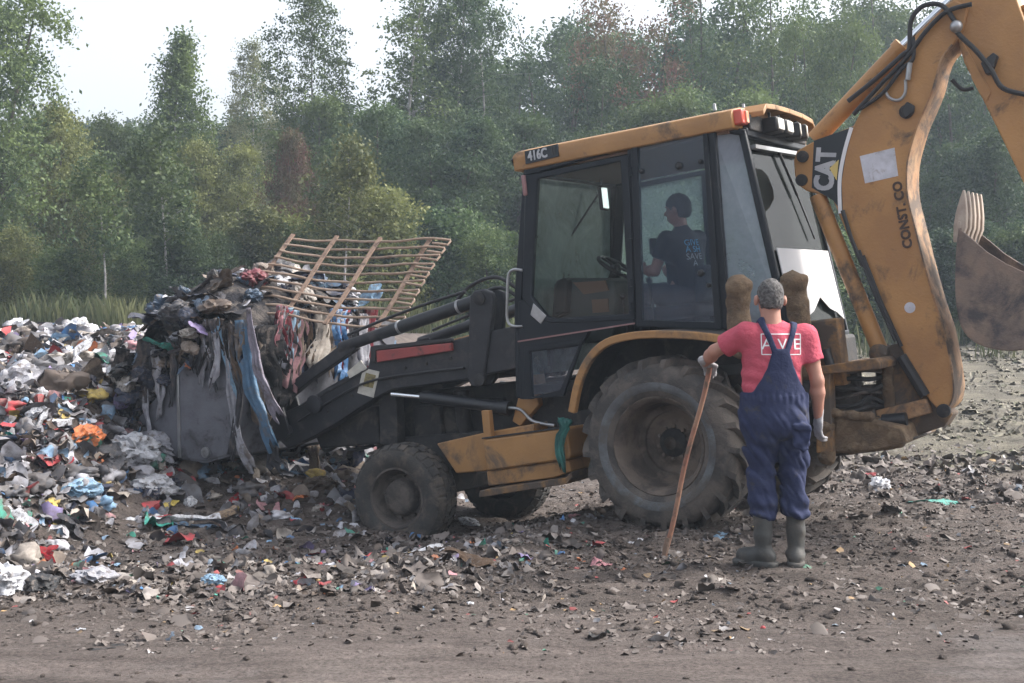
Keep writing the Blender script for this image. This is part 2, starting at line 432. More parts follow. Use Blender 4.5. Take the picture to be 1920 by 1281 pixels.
soil = ramp(nt, noise(nt, 3.5, 9, .7, .5), [(.28, (.066, .056, .051)), (.46, (.118, .098, .088)), (.58, (.148, .123, .110)), (.72, (.20, .17, .152))])
roadc = ramp(nt, noise(nt, 1.7, 9, .66, .8), [(.3, (.115, .096, .088)), (.5, (.165, .138, .126)), (.7, (.21, .18, .165))])
sandc = ramp(nt, noise(nt, 1.6, 9, .7, .8), [(.3, (.09, .083, .07)), (.5, (.165, .15, .118)), (.7, (.24, .218, .165))])
grsc = ramp(nt, noise(nt, 2.5, 6, .7), [(.35, (.05, .055, .03)), (.65, (.11, .105, .06))])
c = mixc(nt, attr('road'), soil, roadc); c = mixc(nt, attr('sand'), c, sandc); c = mixc(nt, attr('grass'), c, grsc)
pale = ramp(nt, noise(nt, .55, 6, .6, .6), [(.60, (0,0,0)), (.72, (.55,.55,.55))]); c = mixc(nt, pale, c, (.23, .215, .215))
fine_ = ramp(nt, noise(nt, 42, 9, .8), [(.36, (.45,.45,.45)), (.5, (1,1,1)), (.66, (1.45,1.42,1.4))]); c = mixc(nt, 1.0, c, fine_, 'MULTIPLY')
mp_ = nt.nodes.new('ShaderNodeMapping'); mp_.inputs['Scale'].default_value = (.35, 2.6, 1); tc_ = nt.nodes.new('ShaderNodeTexCoord'); nt.links.new(tc_.outputs['Object'], mp_.inputs[0])
strk = ramp(nt, noise(nt, 2.2, 7, .7, .5, vec=mp_.outputs[0]), [(.35, (.72,.71,.70)), (.5, (1,1,1)), (.68, (1.28,1.27,1.27))]); c = mixc(nt, 1.0, c, strk, 'MULTIPLY')
nt.links.new(c, b_.inputs['Base Color'])
bp = NN(nt, 'ShaderNodeBump', Strength=1.0, Distance=.05); nt.links.new(noise(nt, 24, 10, .82), bp.inputs['Height']); nt.links.new(bp.outputs[0], b_.inputs['Normal'])
MATS['ground_soil'] = m
tag(link('ground', gme, 'ground_soil'), 'churned grey brown mud of the dump with pale track in front', None, None, 'structure')

# ---------------------------------------------------------------- trees
def leaf_mat(name, stops, trans=.35):
    m = bpy.data.materials.new(name); m.use_nodes = True; nt = m.node_tree; nt.nodes.clear()
    o = nt.nodes.new('ShaderNodeOutputMaterial'); g = nt.nodes.new('ShaderNodeNewGeometry'); oi = nt.nodes.new('ShaderNodeObjectInfo')
    col = ramp(nt, g.outputs['Random Per Island'], stops)
    big = noise(nt, .55, 3, .6); col = mixc(nt, ramp(nt, big, [(.42, (0,0,0)), (.62, (1,1,1))]), col, tuple(a*b for a, b in zip(stops[-1][1], (.95, 1.0, .85))))
    hv = nt.nodes.new('ShaderNodeHueSaturation'); nt.links.new(col, hv.inputs['Color'])
    mr = nt.nodes.new('ShaderNodeMapRange'); mr.inputs[3].default_value = .95; mr.inputs[4].default_value = 1.65; nt.links.new(oi.outputs['Random'], mr.inputs[0]); nt.links.new(mr.outputs[0], hv.inputs['Value'])
    d = NN(nt, 'ShaderNodeBsdfPrincipled', Roughness=.6); d.inputs['Specular IOR Level'].default_value = .3
    t = nt.nodes.new('ShaderNodeBsdfTranslucent'); mx = nt.nodes.new('ShaderNodeMixShader'); mx.inputs[0].default_value = trans
    nt.links.new(hv.outputs[0], d.inputs['Base Color']); nt.links.new(hv.outputs[0], t.inputs[0])
    nt.links.new(d.outputs[0], mx.inputs[1]); nt.links.new(t.outputs[0], mx.inputs[2]); nt.links.new(mx.outputs[0], o.inputs[0]); MATS[name] = m
leaf_mat('leaf_birch', [(0, (.026, .048, .024)), (.6, (.052, .085, .036)), (1, (.10, .13, .05))])
leaf_mat('leaf_dark', [(0, (.016, .036, .022)), (.6, (.032, .062, .033)), (1, (.065, .095, .042))])
leaf_mat('leaf_olive', [(0, (.045, .06, .026)), (.6, (.09, .105, .04)), (1, (.15, .155, .06))])
leaf_mat('leaf_pale', [(0, (.075, .095, .06)), (.6, (.12, .135, .075)), (1, (.165, .165, .09))])
leaf_mat('leaf_red', [(0, (.07, .042, .032)), (.5, (.135, .058, .048)), (1, (.09, .08, .045))])
leaf_mat('leaf_far', [(0, (.04, .065, .05)), (1, (.07, .095, .065))])
pmat('bark_white', (.42, .41, .40), .85, 0, (.09, .08, .075), 3.5, None, 0, 1, .3, 20)
pmat('bark_dark', (.07, .058, .048), .9, 0, (.11, .095, .08), 5, None, 0, 1, .4, 20)

def make_tree(name, H, shape, ncl, nleaf, lsize, spread, droop, seed, r0=.11, start=.2, bark='bark_dark', forks=1, gap=.0):
    """leaf clumps on limbs all round a tapered trunk; shape(t) is the crown radius at height fraction t"""
    rg = np.random.default_rng(seed); tr = MB()
    leanx, leany = rg.normal(0, .03*H, 2)
    def axis(z, f=0):
        t = z/H; a = f*2.4 + seed
        off = (np.array([math.cos(a), math.sin(a)])*(.16*H*max(0, t-.15)*(1 if f or forks > 1 else 0)))
        return np.array([leanx*t*t + off[0] + .05*math.sin(z*1.3+seed), leany*t*t + off[1] + .05*math.cos(z*1.1+seed), z])
    for f in range(forks):
        zs = np.linspace(-.3 if f == 0 else .14*H, H*.97, 9)
        tr.tube([axis(max(z, -.3), f) for z in zs], [max(.012, r0*(1 - (z/H))**.8 if z > 0 else r0*1.15) for z in zs], 7)
    C = []; A = []
    ncl = int(ncl*.85); nleaf = int(nleaf*2.3); lsize *= .74; spread *= .88
    for i in range(ncl):
        t = start + (1-start)*rg.random()**.9
        f = rg.integers(forks); th = rg.random()*2*math.pi
        wob = 1 + .35*math.sin(3*th + seed + 7*t) + .22*math.sin(5*th - 11*t + seed)
        if gap and math.sin(9*t + 2.2*th + seed) > 1 - gap: continue
        rr = shape(t)*wob*(.25 + .75*rg.random()**.55)/(1 if forks == 1 else 1.45)
        z = t*H; base = axis(max(.05*H, z - rr*.55), f); top = axis(z, f)
        c = top + np.array([math.cos(th)*rr, math.sin(th)*rr, rg.normal(0, .12) - droop*rr*.3])
        C.append(c)
        if i % 3 == 0 and rr > .35:
            mid = (base+c)/2 + np.array([0, 0, .12*rr]); rb = max(.008, .04*r0/.11*(1-t))
            tr.tube([base, mid, c], [rb, rb*.6, .004], 4, caps=False)
    C = np.array(C); n = len(C)*nleaf
    cs = np.repeat(C, nleaf, 0); sc = np.repeat(rg.uniform(.6, 1.35, len(C)), nleaf)[:, None]
    off = rg.normal(0, 1, (n, 3))*spread*sc*np.array([1, 1, .8 + droop]); off[:, 2] -= np.abs(off[:, 2])*droop*.6
    P = cs + off
    a = rg.normal(0, 1, (n, 3)); a /= np.linalg.norm(a, axis=1)[:, None]
    b = np.cross(a, rg.normal(0, 1, (n, 3))); b /= np.linalg.norm(b, axis=1)[:, None]
    s = lsize*rg.uniform(.6, 1.3, n)[:, None]
    V = np.stack([P - a*s, P + b*s*.55, P + a*s, P - b*s*.55], 1).reshape(-1, 3)
    lv = npmesh(name + '_crown', V, np.arange(n*4).reshape(n, 4), smooth=False)
    tm = tr.mesh(name + '_trunk'); tm.materials.append(M(bark))
    return dict(crown=lv, trunk=tm, H=H)
def cone(w): return lambda t: w*max(.06, (1 - t)**.75)*min(1, .55 + t*1.6)
def oval(w, k=.5): return lambda t: w*math.sqrt(max(.03, 1 - ((t-k)/(1-k if t > k else k+.12))**2))
TK = {
 'birch_a': make_tree('birch_a', 10, cone(2.5), 300, 46, .085, .22, .5, 3, .075, .24, 'bark_white', 1, .22),
 'birch_b': make_tree('birch_b', 14, oval(2.3, .55), 330, 46, .09, .25, 1.1, 5, .10, .28, 'bark_white', 1, .22),
 'birch_c': make_tree('birch_c', 14, oval(2.0, .6), 260, 42, .09, .25, 1.2, 8, .10, .3, 'bark_white', 2, .25),
 'broad_a': make_tree('broad_a', 9, oval(2.9, .45), 430, 44, .10, .29, .1, 11, .14, .10, 'bark_dark', 2),
 'broad_b': make_tree('broad_b', 11, oval(3.0, .5), 430, 44, .10, .30, .2, 14, .15, .12, 'bark_dark', 3, .12),
 'open_a': make_tree('open_a', 12, oval(2.9, .55), 270, 44, .095, .27, .3, 17, .12, .2, 'bark_dark', 3, .25),
 'sapling': make_tree('sapling', 5, oval(.8, .75), 60, 34, .085, .2, .4, 31, .045, .5, 'bark_white'),
 'bush_a': make_tree('bush_a', 4, oval(1.8, .4), 240, 44, .085, .24, .0, 21, .05, .03, 'bark_dark', 3),
 'bush_b': make_tree('bush_b', 5.5, oval(1.7, .45), 240, 44, .085, .24, .1, 23, .06, .04, 'bark_dark', 2),
}
def tree(kind, leaf, px, topy, d, label, group, name='tree', wide=1.0):
    x = (px-960)/F*d; z0 = float(gh(x, d, False)); ztop = CH + (HZ - topy)/F*d; k = TK[kind]; s = (ztop - z0)/k['H']
    e = empty(name, (x, d, z0 - .05), (0, 0, random.uniform(0, 6.28))); e.scale = (s*wide, s*wide, s)
    t = link('trunk', k['trunk'], None, e); c = link('crown', k['crown'], None, e)
    if not k['crown'].materials: k['crown'].materials.append(M(leaf))
    c.material_slots[0].link = 'OBJECT'; c.material_slots[0].material = M(leaf)
    tag(e, label, 'bush' if 'bush' in name else 'tree', group); return e
GB, GT, GU = 'birches at the edge of the dump', 'broadleaf trees at the edge of the dump', 'bushes under the trees'
# (kind, leaf, px, top, depth, width factor)
for k, lf, px, ty, d, wd, lb in [
 ('birch_a', 'leaf_birch', 312, 62, 38, 1.0, 'lone conical birch with thin white trunk standing against the pale sky'),
 ('birch_a', 'leaf_olive', 195, 330, 35, 1.0, 'young birch with white stem showing low down left of the lone conical birch'),
 ('birch_b', 'leaf_pale', 478, 80, 46, .8, 'pale thin leaved birch beside the tall dark birches'),
 ('birch_b', 'leaf_birch', 590, -30, 41, .95, 'tall hanging birch next to the pale thin birch'),
 ('birch_c', 'leaf_birch', 742, -120, 42, 1.05, 'tall twin stemmed birch with hanging foliage behind the loader arm'),
 ('birch_b', 'leaf_dark', 850, -130, 43, .9, 'very tall dense birch left of the cab roof'),
 ('birch_c', 'leaf_dark', 925, -60, 44, .8, 'dark twin stemmed birch just left of the cab roof'),
 ('birch_a', 'leaf_olive', 650, 300, 31, .9, 'young olive birch with white stem behind the rusty grate'),
 ('sapling', 'leaf_birch', 195, 300, 28.5, 1.0, 'thin young birch with a bare white stem left of the loaded bucket'),
 ('sapling', 'leaf_olive', 650, 270, 28.5, 1.0, 'thin young birch whose bare white stem shows through the grate'),
 ('sapling', 'leaf_birch', 309, 250, 29.5, 1.0, 'thin young birch with a bare white stem in front of the lone birch'),
]: tree(k, lf, px, ty, d, lb, GB, 'birch_tree', wd)
for k, lf, px, ty, d, wd, lb in [
 ('broad_b', 'leaf_birch', -30, -25, 33, .95, 'big leafy tree filling the corner left of the lone birch'),
 ('open_a', 'leaf_dark', 1055, 25, 46, .85, 'open crowned tree above the front of the cab'),
 ('open_a', 'leaf_red', 1185, 0, 44, .85, 'rusty tinged open crowned tree above the cab roof'),
 ('broad_b', 'leaf_dark', 1120, 120, 42, .8, 'dense dark tree above the cab roof'),
 ('open_a', 'leaf_dark', 1330, -70, 45, .9, 'tall open tree behind the roof work lights'),
 ('open_a', 'leaf_birch', 1450, -40, 43, .9, 'tall open tree between the roof lights and the boom'),
 ('broad_b', 'leaf_birch', 1540, 40, 40, .7, 'yellowish green tree behind the stick cylinder'),
 ('open_a', 'leaf_birch', 1660, -60, 50, .9, 'thin tree with sky gaps behind the bend of the boom'),
 ('broad_b', 'leaf_dark', 1800, 60, 42, .85, 'dense tree between boom and stick'),
 ('broad_b', 'leaf_dark', 1930, 100, 41, .85, 'dense tree behind the digging bucket'),
 ('broad_a', 'leaf_dark', 700, 205, 37, 1.0, 'dense dark green tree behind the rusty grate'),
 ('broad_a', 'leaf_dark', 830, 230, 36, 1.05, 'dark bushy tree left of the cab'),
 ('broad_a', 'leaf_dark', 950, 215, 38, 1.0, 'dark bushy tree against the front of the cab'),
 ('broad_a', 'leaf_dark', 1075, 250, 37, 1.0, 'dark bushy tree seen through the cab windows'),
 ('broad_a', 'leaf_birch', 1210, 190, 38, 1.0, 'mid green bushy tree above the rear of the cab roof'),
 ('broad_a', 'leaf_birch', 1370, 170, 38, 1.0, 'mid green bushy tree behind the work lights'),
 ('broad_a', 'leaf_dark', 1500, 240, 38, .9, 'dark bushy tree behind the rear cab window'),
 ('broad_a', 'leaf_dark', 1720, 330, 37, 1.0, 'low dark tree behind the boom'),
 ('broad_a', 'leaf_dark', 1850, 260, 36, 1.1, 'low dark tree just behind the digging bucket'),
 ('broad_a', 'leaf_olive', 120, 215, 36, .9, 'olive green tree beside the big corner tree'),
 ('broad_a', 'leaf_olive', 430, 270, 37, .9, 'olive green tree right of the lone birch'),
 ('broad_a', 'leaf_birch', 240, 235, 41, .9, 'mid green tree behind the lone birch'),
 ('broad_a', 'leaf_birch', 590, 190, 40, .9, 'mid green tree below the tall hanging birch'),
 ('broad_a', 'leaf_red', 540, 250, 35, .55, 'reddish brown small tree among the green ones'),
]: tree(k, lf, px, ty, d, lb, GT, 'broadleaf_tree', wd)
for i, (px, ty, d, lf, lb) in enumerate([
 (20, 430, 30, 'leaf_olive', 'olive bush at the foot of the big corner tree'), (110, 470, 29, 'leaf_birch', 'bright green bush left of the young birch stem'),
 (245, 455, 31, 'leaf_birch', 'green bush between the two birch stems'), (350, 450, 30, 'leaf_dark', 'dark bush right of the lone birch stem'),
 (430, 440, 31, 'leaf_birch', 'green bush above the loaded bucket'), (505, 400, 32, 'leaf_olive', 'olive bush beside the rusty grate'),
 (560, 420, 31, 'leaf_birch', 'green bush seen through the rusty grate'), (680, 360, 30, 'leaf_olive', 'yellowish bush at the young olive birch'),
 (760, 420, 31, 'leaf_dark', 'dark bush behind the right end of the grate'), (850, 400, 31, 'leaf_dark', 'dark bush over the loader cylinder'),
 (930, 430, 30, 'leaf_birch', 'green bush beside the cab door'), (1060, 420, 31, 'leaf_birch', 'green bush behind the cab door window'),
 (1180, 440, 31, 'leaf_dark', 'dark bush behind the cab door post'), (1290, 430, 31, 'leaf_birch', 'green bush behind the cab operator'),
 (1420, 420, 31, 'leaf_dark', 'dark bush behind the rear quarter pane'), (1550, 430, 31, 'leaf_birch', 'green bush behind the boom cylinder'),
 (1660, 450, 31, 'leaf_dark', 'dark bush hidden behind the lower boom'), (1780, 440, 31, 'leaf_dark', 'dark bush between boom and digging bucket'),
 (1880, 420, 31, 'leaf_dark', 'dark bush behind the bucket teeth'), (1960, 430, 30, 'leaf_birch', 'green bush at the end of the sandy bank')]):
    tree('bush_a' if i % 2 else 'bush_b', lf, px, ty, d, lb, GU, 'bush', 1.15)
# second row: closes the wood behind
for i in range(17):
    px = -120 + i*135 + random.uniform(-30, 30)
    ty = 235 if px < 560 else (random.uniform(120, 215) if px < 1000 else random.uniform(30, 120))
    tree('broad_b' if i % 2 else 'broad_a', 'leaf_dark', px, ty, 54 + random.uniform(-3, 4), 'dark tree in the closed row at the back of the wood', 'trees in the back row', 'back_tree', 1.25)
# far wooded ridge, one mass
rg = np.random.default_rng(99); n = 42000
px_ = rg.uniform(-70, 70, n); top = 17.2 + 2.0*fbm(px_*.12, 0*px_, 0, 3, 61) + .7*fbm(px_*.7, 0*px_+4, 0, 2, 62)
fr_ = rg.random(n)**.5; P = np.stack([px_, 108 + rg.uniform(-3, 9, n) + 3*(1-fr_), 1 + (top-1)*fr_ + rg.normal(0, .25, n)], 1)
a = rg.normal(0, 1, (n, 3)); a /= np.linalg.norm(a, axis=1)[:, None]; b = np.cross(a, rg.normal(0, 1, (n, 3))); b /= np.linalg.norm(b, axis=1)[:, None]
s = rg.uniform(.25, .6, n)[:, None]; V = np.stack([P-a*s, P+b*s*.6, P+a*s, P-b*s*.6], 1).reshape(-1, 3)
tag(link('far_wood', npmesh('far_wood', V, np.arange(n*4).reshape(n, 4), False), 'leaf_far'), 'far wooded ridge showing bluish in the gaps between the trees', 'woodland', None, 'stuff')
# tall grass and weeds along the wood's edge
n = 60000; gx = rg.uniform(-20, 20, n); gy = rg.uniform(24, 34, n); keep = fbm(gx*.4, gy*.4, 0, 3, 71) > -.25 + .5*(gy < 26.5); gx, gy = gx[keep], gy[keep]; n = len(gx)
gz = gh(gx, gy, False); hh = rg.uniform(.25, .8, n)*(1 + .5*fbm(gx*.8, gy*.8, 0, 2, 73)); th = rg.random(n)*6.28; wv = rg.uniform(.003, .009, n); ln = rg.normal(0, .16, (n, 2))*hh[:, None]
B0 = np.stack([gx - np.cos(th)*wv, gy - np.sin(th)*wv, gz-.05], 1); B1 = np.stack([gx + np.cos(th)*wv, gy + np.sin(th)*wv, gz-.05], 1)
Tm = np.stack([gx + ln[:, 0]*.4, gy + ln[:, 1]*.4, gz + hh*.6], 1); Tt = np.stack([gx + ln[:, 0], gy + ln[:, 1], gz + hh], 1)
V = np.stack([B0, B1, Tm + np.stack([np.cos(th)*wv, np.sin(th)*wv, 0*wv], 1), Tt], 1).reshape(-1, 3)
leaf_mat('leaf_grass', [(0, (.03, .045, .022)), (.6, (.05, .065, .03)), (1, (.09, .092, .048))])
tag(link('tall_grass', npmesh('tall_grass', V, np.arange(n*4).reshape(n, 4), False), 'leaf_grass'), 'tall yellowish grass and weeds along the foot of the wood', 'grass', None, 'stuff')
# ================================================================ backhoe loader
BASEZ = .66
e3 = Matrix([list(RT[0]), list(RT[1]), list(RT[2])])
BH = empty('backhoe_loader', tuple(OT + RT @ np.array([0, 0, -BASEZ]))); BH.rotation_euler = e3.to_euler()
tag(BH, 'yellow and black backhoe loader with loaded front bucket and folded rear boom', 'backhoe')
def part(mb, name, mat, parent=None, **kw):
    o = mb.build(name, mat, parent if parent is not None else BH, **kw)
    if parent is None: o.location = (0, 0, BASEZ)
    return o
def PL(pts, y): return [U2(a, b, y) for a, b in pts]
def poly(name, mat, pts, y0, y1, parent=None, bevel=.008, **kw):     # polygon traced on y0, pushed to y1
    return part(MB().prism(PL(pts, y0), y0, y1), name, mat, parent, bevel=bevel, **kw)
def mir(p): return (p[0], -p[1], p[2])

# ---------------------------------------------------------------- wheels
def tyre_mesh(R, W, rim, lug, kind):
    mb = MB(); h = W/2; rb = R - lug
    prof = [(rim, -h*.78), (rim+.03, -h*.92), (rim+(rb-rim)*.45, -h), (rim+(rb-rim)*.75, -h*.97), (rb-.035, -h*.90), (rb-.008, -h*.72), (rb, -h*.35), (rb+.004, 0)]
    prof = prof + [(r, -w) for r, w in prof[-2::-1]]
    mb.lathe(prof, 64)
    if kind == 'bar':
        n = 21
        for side in (-1, 1):
            for k in range(n):
                a0 = 2*math.pi*(k + (.5 if side > 0 else 0))/n
                V = []
                for j, (t, wd) in enumerate(((0, .055), (.35, .05), (.7, .05), (1.0, .062), (1.10, .065))):
                    wy = side*(-.02 + t*h*.94) if t <= 1 else side*h*.98
                    ang = a0 + .30*(1-t)*1.0
                    rbot = rb - .05 if t < 1 else rb - .14
                    rtop = R - .006*abs(t-.5) if t < 1 else (R - .022 if t == 1.0 else R - .13)
                    for rr, s in ((rbot, -1), (rbot, 1), (rtop, .72), (rtop, -.72)):
                        aa = ang + s*wd/2/R; V.append((rr*math.cos(aa), wy, rr*math.sin(aa)))
                Fs = [(0,1,2,3), (19,18,17,16)]
                for j in range(4):
                    for i in range(4):
                        i2 = (i+1) % 4; Fs.append((j*4+i, j*4+i2, j*4+4+i2, j*4+4+i))
                mb.add(V, Fs)
    else:
        n = 30
        for row, (w0, w1) in enumerate(((-.93, -.52), (-.44, -.03), (.03, .44), (.52, .93))):
            for k in range(n):
                a0 = 2*math.pi*(k + .5*(row % 2) + .12*random.uniform(-1, 1))/n; da = 2*math.pi/n*.40
                V = []
                for rr, sh in ((rb-.04, 1), (None, .86)):
                    for s, ww in ((-1, w0), (1, w0), (1, w1), (-1, w1)):
                        q = rr if rr else rb + lug - (.035 if abs(ww) > .8 else 0)
                        sk = .25*da*(ww-w0)*(1 if row % 2 else -1)
                        V.append((q*math.cos(a0+s*da*sh+sk), h*ww*(.98 if rr else .97), q*math.sin(a0+s*da*sh+sk)))
                mb.add(V, [(0,1,2,3),(7,6,5,4),(0,4,5,1),(1,5,6,2),(2,6,7,3),(3,7,4,0)])
    return mb
def wheel(c, kind, flip, steer=0):
    e = MB()
    if kind == 'rear':
        R_, W_, rim = .665, .50, .36
        mb = tyre_mesh(R_, W_, rim, .052, 'bar'); tm = 'tyre'
        rm = MB().lathe([(.365, -.215), (.385, -.20), (.37, -.185), (.345, -.17), (.335, .0), (.345, .17), (.37, .185), (.385, .20), (.365, .215), (.345, .20), (.325, .16), (.315, .05), (.30, -.02), (.285, -.05), (.24, -.055), (.235, -.085), (.19, -.095), (.165, -.09), (.15, -.075), (.10, -.07), (.085, -.055), (.001, -.05)], 56)
        bolts = [(.125, 10, .016, -.075, .0)]; rmat = 'rim_mud'
        ring = MB().lathe([(.385, .205), (.40, .226), (.435, .2505), (.465, .2555), (.478, .2545), (.47, .245), (.43, .235), (.39, .20)], 64)
    else:
        R_, W_, rim = .465, .34, .25
        mb = tyre_mesh(R_, W_, rim, .016, 'block'); tm = 'tyre_front'
        rm = MB().lathe([(.255, -.14), (.265, .13), (.27, .145), (.25, .148), (.235, .12), (.225, .06), (.20, .03), (.165, .03), (.155, .05), (.15, .085), (.135, .105), (.11, .11), (.001, .112)], 48)
        bolts = [(.185, 8, .013, .03, 0)]; rmat = 'rim_dark'; ring = None
    w_ = part(MB().lathe([(.05, -.35 if kind == 'rear' else -.28), (.11, -.34 if kind == 'rear' else -.27), (.11, -.05), (.05, 0)], 20), 'wheel', 'dull_black')
    w_.location = (c[0], c[1], c[2] + BASEZ); w_.rotation_euler = (0, random.uniform(0, 1), (math.pi if flip else 0) + steer)
    t_ = part(mb, 'tyre', tm, w_, smooth=40); r_ = part(rm, 'rim', rmat, w_, smooth=45)
    if ring: part(ring, 'worn_sidewall', 'tyre_worn', w_)
    for rr, n, br, wy, _ in bolts:
        for k in range(n):
            a = 2*math.pi*k/n; part(MB().lathe([(br, wy-.01), (br, wy+.028), (.001, wy+.03)], 6, (rr*math.cos(a), 0, rr*math.sin(a))), 'bolt', rmat, w_)
    return w_
WB, FZ = U2(738, 936, .99)
wheel((0, .87, 0), 'rear', False); wheel((0, -1.26, -.09), 'rear', True)
wheel((WB, .82, FZ), 'front', False, rad(4)); wheel((WB, -.82, FZ), 'front', True, rad(4))
part(MB().beam((WB, -.62, FZ), (WB, .62, FZ), .14, .13).beam((WB+.02, -.2, FZ+.05), (WB+.02, .2, FZ+.05), .2, .22), 'front_axle', 'dull_black', bevel=.015)
part(MB().tube([(0, -.92, 0), (0, .62, 0)], .12, 14).sphere((0, 0, 0), .24).box((.1, 0, .1), (.5, .5, .4)), 'rear_axle', 'dull_black')

# ---------------------------------------------------------------- chassis, engine, hood
fr = MB()
for s in (1, -1): fr.box((1.1, s*.38, .05), (3.9, .1, .26))
fr.box((WB, 0, .02), (.45, .7, .3))
part(fr, 'chassis', 'dull_black', bevel=.01)
part(MB().box((2.0, 0, .30), (1.9, .62, .55)).box((3.05, 0, .28), (.25, .8, .8)).box((2.6, .30, .2), (.3, .12, .5)).tube([(2.2, .36, .1), (2.2, .36, .55)], .07, 12).tube([(1.75, .37, .42), (2.5, .37, .46)], .035, 8), 'engine', 'dull_black', bevel=.02)
part(MB().prism([(1.33, .62), (1.33, 1.02), (1.9, 1.01), (2.7, .93), (3.1, .80), (3.18, .62)], .42, -.42), 'hood', 'black_paint', bevel=.04, seg=3)
part(MB().prism([(1.36, 1.022), (1.36, 1.05), (1.9, 1.04), (2.65, .965), (2.65, .94), (1.9, 1.012)], .36, -.36), 'hood_top', 'cat_yellow', bevel=.01)
# frame side and step tank on the near side, mirrored to the far side
fy = .78
fp = PL([(818, 832), (905, 812), (1000, 795), (1000, 852), (908, 884), (855, 888)], fy)
for s in (1, -1): part(MB().prism(fp, s*fy, s*.45), 'frame_side', 'cat_yellow', bevel=.012)
sy = .96
tp = PL([(904, 824), (1062, 803), (1070, 855), (1066, 862), (912, 884)], sy); lo = PL([(912, 884), (1066, 862), (1072, 884), (1040, 896), (915, 912)], sy-.03); fl = PL([(899, 920), (1060, 896), (1072, 884), (1072, 896), (1062, 908), (898, 933)], sy+.06)
post = PL([(902, 770), (916, 770), (921, 820), (907, 822)], sy-.1)
for s in (1, -1):
    t = part(MB().prism(tp, s*sy, s*.50), 'step_tank', 'cat_yellow', bevel=.018, seg=3)
    part(MB().prism(lo, s*(sy-.03), s*.52), 'tank_skirt', 'cat_yellow', t, bevel=.01)
    part(MB().prism(fl, s*(sy+.06), s*.6), 'step', 'muddy_yellow', t, bevel=.006)
    part(MB().prism(post, s*(sy-.1), s*(sy-.16)), 'bracket_post', 'cat_yellow', t, bevel=.006)
    rim_ = [(x, z) for x, z in PL([(904, 824), (1062, 803)], sy)]
    part(MB().beam((rim_[0][0], s*(sy-.02), rim_[0][1]+.008), (rim_[1][0], s*(sy-.02), rim_[1][1]+.008), .05, .012), 'tread_strip', 'rubber', t)
part(MB().prism(PL([(985, 690), (1000, 690), (1010, 760), (975, 800), (960, 790)], .62), .62, .45), 'cab_mount', 'cat_yellow', bevel=.01)
part(MB().box((1.0, 0, .32), (.8, 1.1, .4)), 'transmission', 'dull_black', bevel=.03)

# ---------------------------------------------------------------- fenders
arch = catmull([U2(a, b, 1.10) for a, b in [(1066, 772), (1078, 715), (1100, 668), (1135, 636), (1190, 622), (1260, 620), (1330, 625), (1378, 636), (1420, 655)]], 5)
def sheet(path, y0, y1, th):                      # thin plate following a path in xz
    mb = MB(); n = len(path); nrm = []
    for i in range(n):
        a, b = np.array(path[max(i-1, 0)]), np.array(path[min(i+1, n-1)]); d = b-a; d = d/np.linalg.norm(d); nrm.append((-d[1], d[0]))
    V = []
    for (x, z), (nx_, nz_) in zip(path, nrm):
        V += [(x, y0, z), (x, y1, z), (x+nx_*th, y1, z+nz_*th), (x+nx_*th, y0, z+nz_*th)]
    Fs = [(0,1,2,3), tuple((n-1)*4+k for k in (3,2,1,0))]
    for i in range(n-1):
        for k in range(4): k2 = (k+1) % 4; Fs.append((i*4+k, i*4+k2, i*4+4+k2, i*4+4+k))
    return mb.add(V, Fs)
for s in (1, -1):
    f_ = part(sheet(arch, s*1.075, s*.60, .02), 'fender', 'dull_black')
    part(sheet(arch, s*1.115, s*1.055, .058), 'fender_rim', 'cat_yellow', f_, bevel=.008)
    inner = [arch[0]] + list(arch) + [(arch[-1][0], .0), (.72, .0)]
    part(MB().prism(inner[1:], s*.62, s*.58), 'wheel_arch', 'dull_black', f_, smooth=0)
# teal rag hangs separately (see rubbish)

# ---------------------------------------------------------------- cab
CY = .75
def c2(px, py): return U2(px, py, CY)
At, Ab = c2(992, 322), c2(978, 742)
pts = dict(At=At, Am=c2(975, 560), Ab=Ab, Bt=c2(1186, 268), Bb=c2(1198, 608), Ct=c2(1334, 240), Cb=c2(1362, 612), Rt=c2(1384, 246), Rb=c2(1474, 640))
cf = MB()
def P3(k, s): return (pts[k][0], s*CY if k[0] != 'R' else s*.66, pts[k][1])
for s in (1, -1):
    up = (0, 1, 0)
    cf.beam(P3('At', s), P3('Am', s), .075, .07, up, .02); cf.beam(P3('Am', s), P3('Ab', s), .075, .07, up, .02)
    cf.beam(P3('Bt', s), P3('Bb', s), .07, .065, up, .02); cf.beam(P3('Ct', s), P3('Cb', s), .075, .065, up, .02)
    cf.beam(P3('Rt', s), P3('Rb', s), .055, .05, up, .02)
    cf.beam(P3('At', s), P3('Bt', s), .07, .09, up, .02); cf.beam(P3('Bt', s), P3('Ct', s), .07, .09, up, .02); cf.beam(P3('Ct', s), P3('Rt', s), .05, .06, up, .02)
for a in ('At', 'Rt', 'Rb'): cf.beam(P3(a, 1), P3(a, -1), .07, .07)
cf.beam((pts['Cb'][0], .75, .80), (pts['Rb'][0], .66, pts['Rb'][1]), .06, .1, (0,0,1)); cf.beam((pts['Cb'][0], -.75, .80), (pts['Rb'][0], -.66, pts['Rb'][1]), .06, .1, (0,0,1))
CAB = part(cf, 'cab_frame', 'cab_black', bevel=.012)
part(MB().box((.25, 0, .50), (2.1, 1.30, .08)), 'cab_floor', 'cab_trim', CAB, bevel=.01)
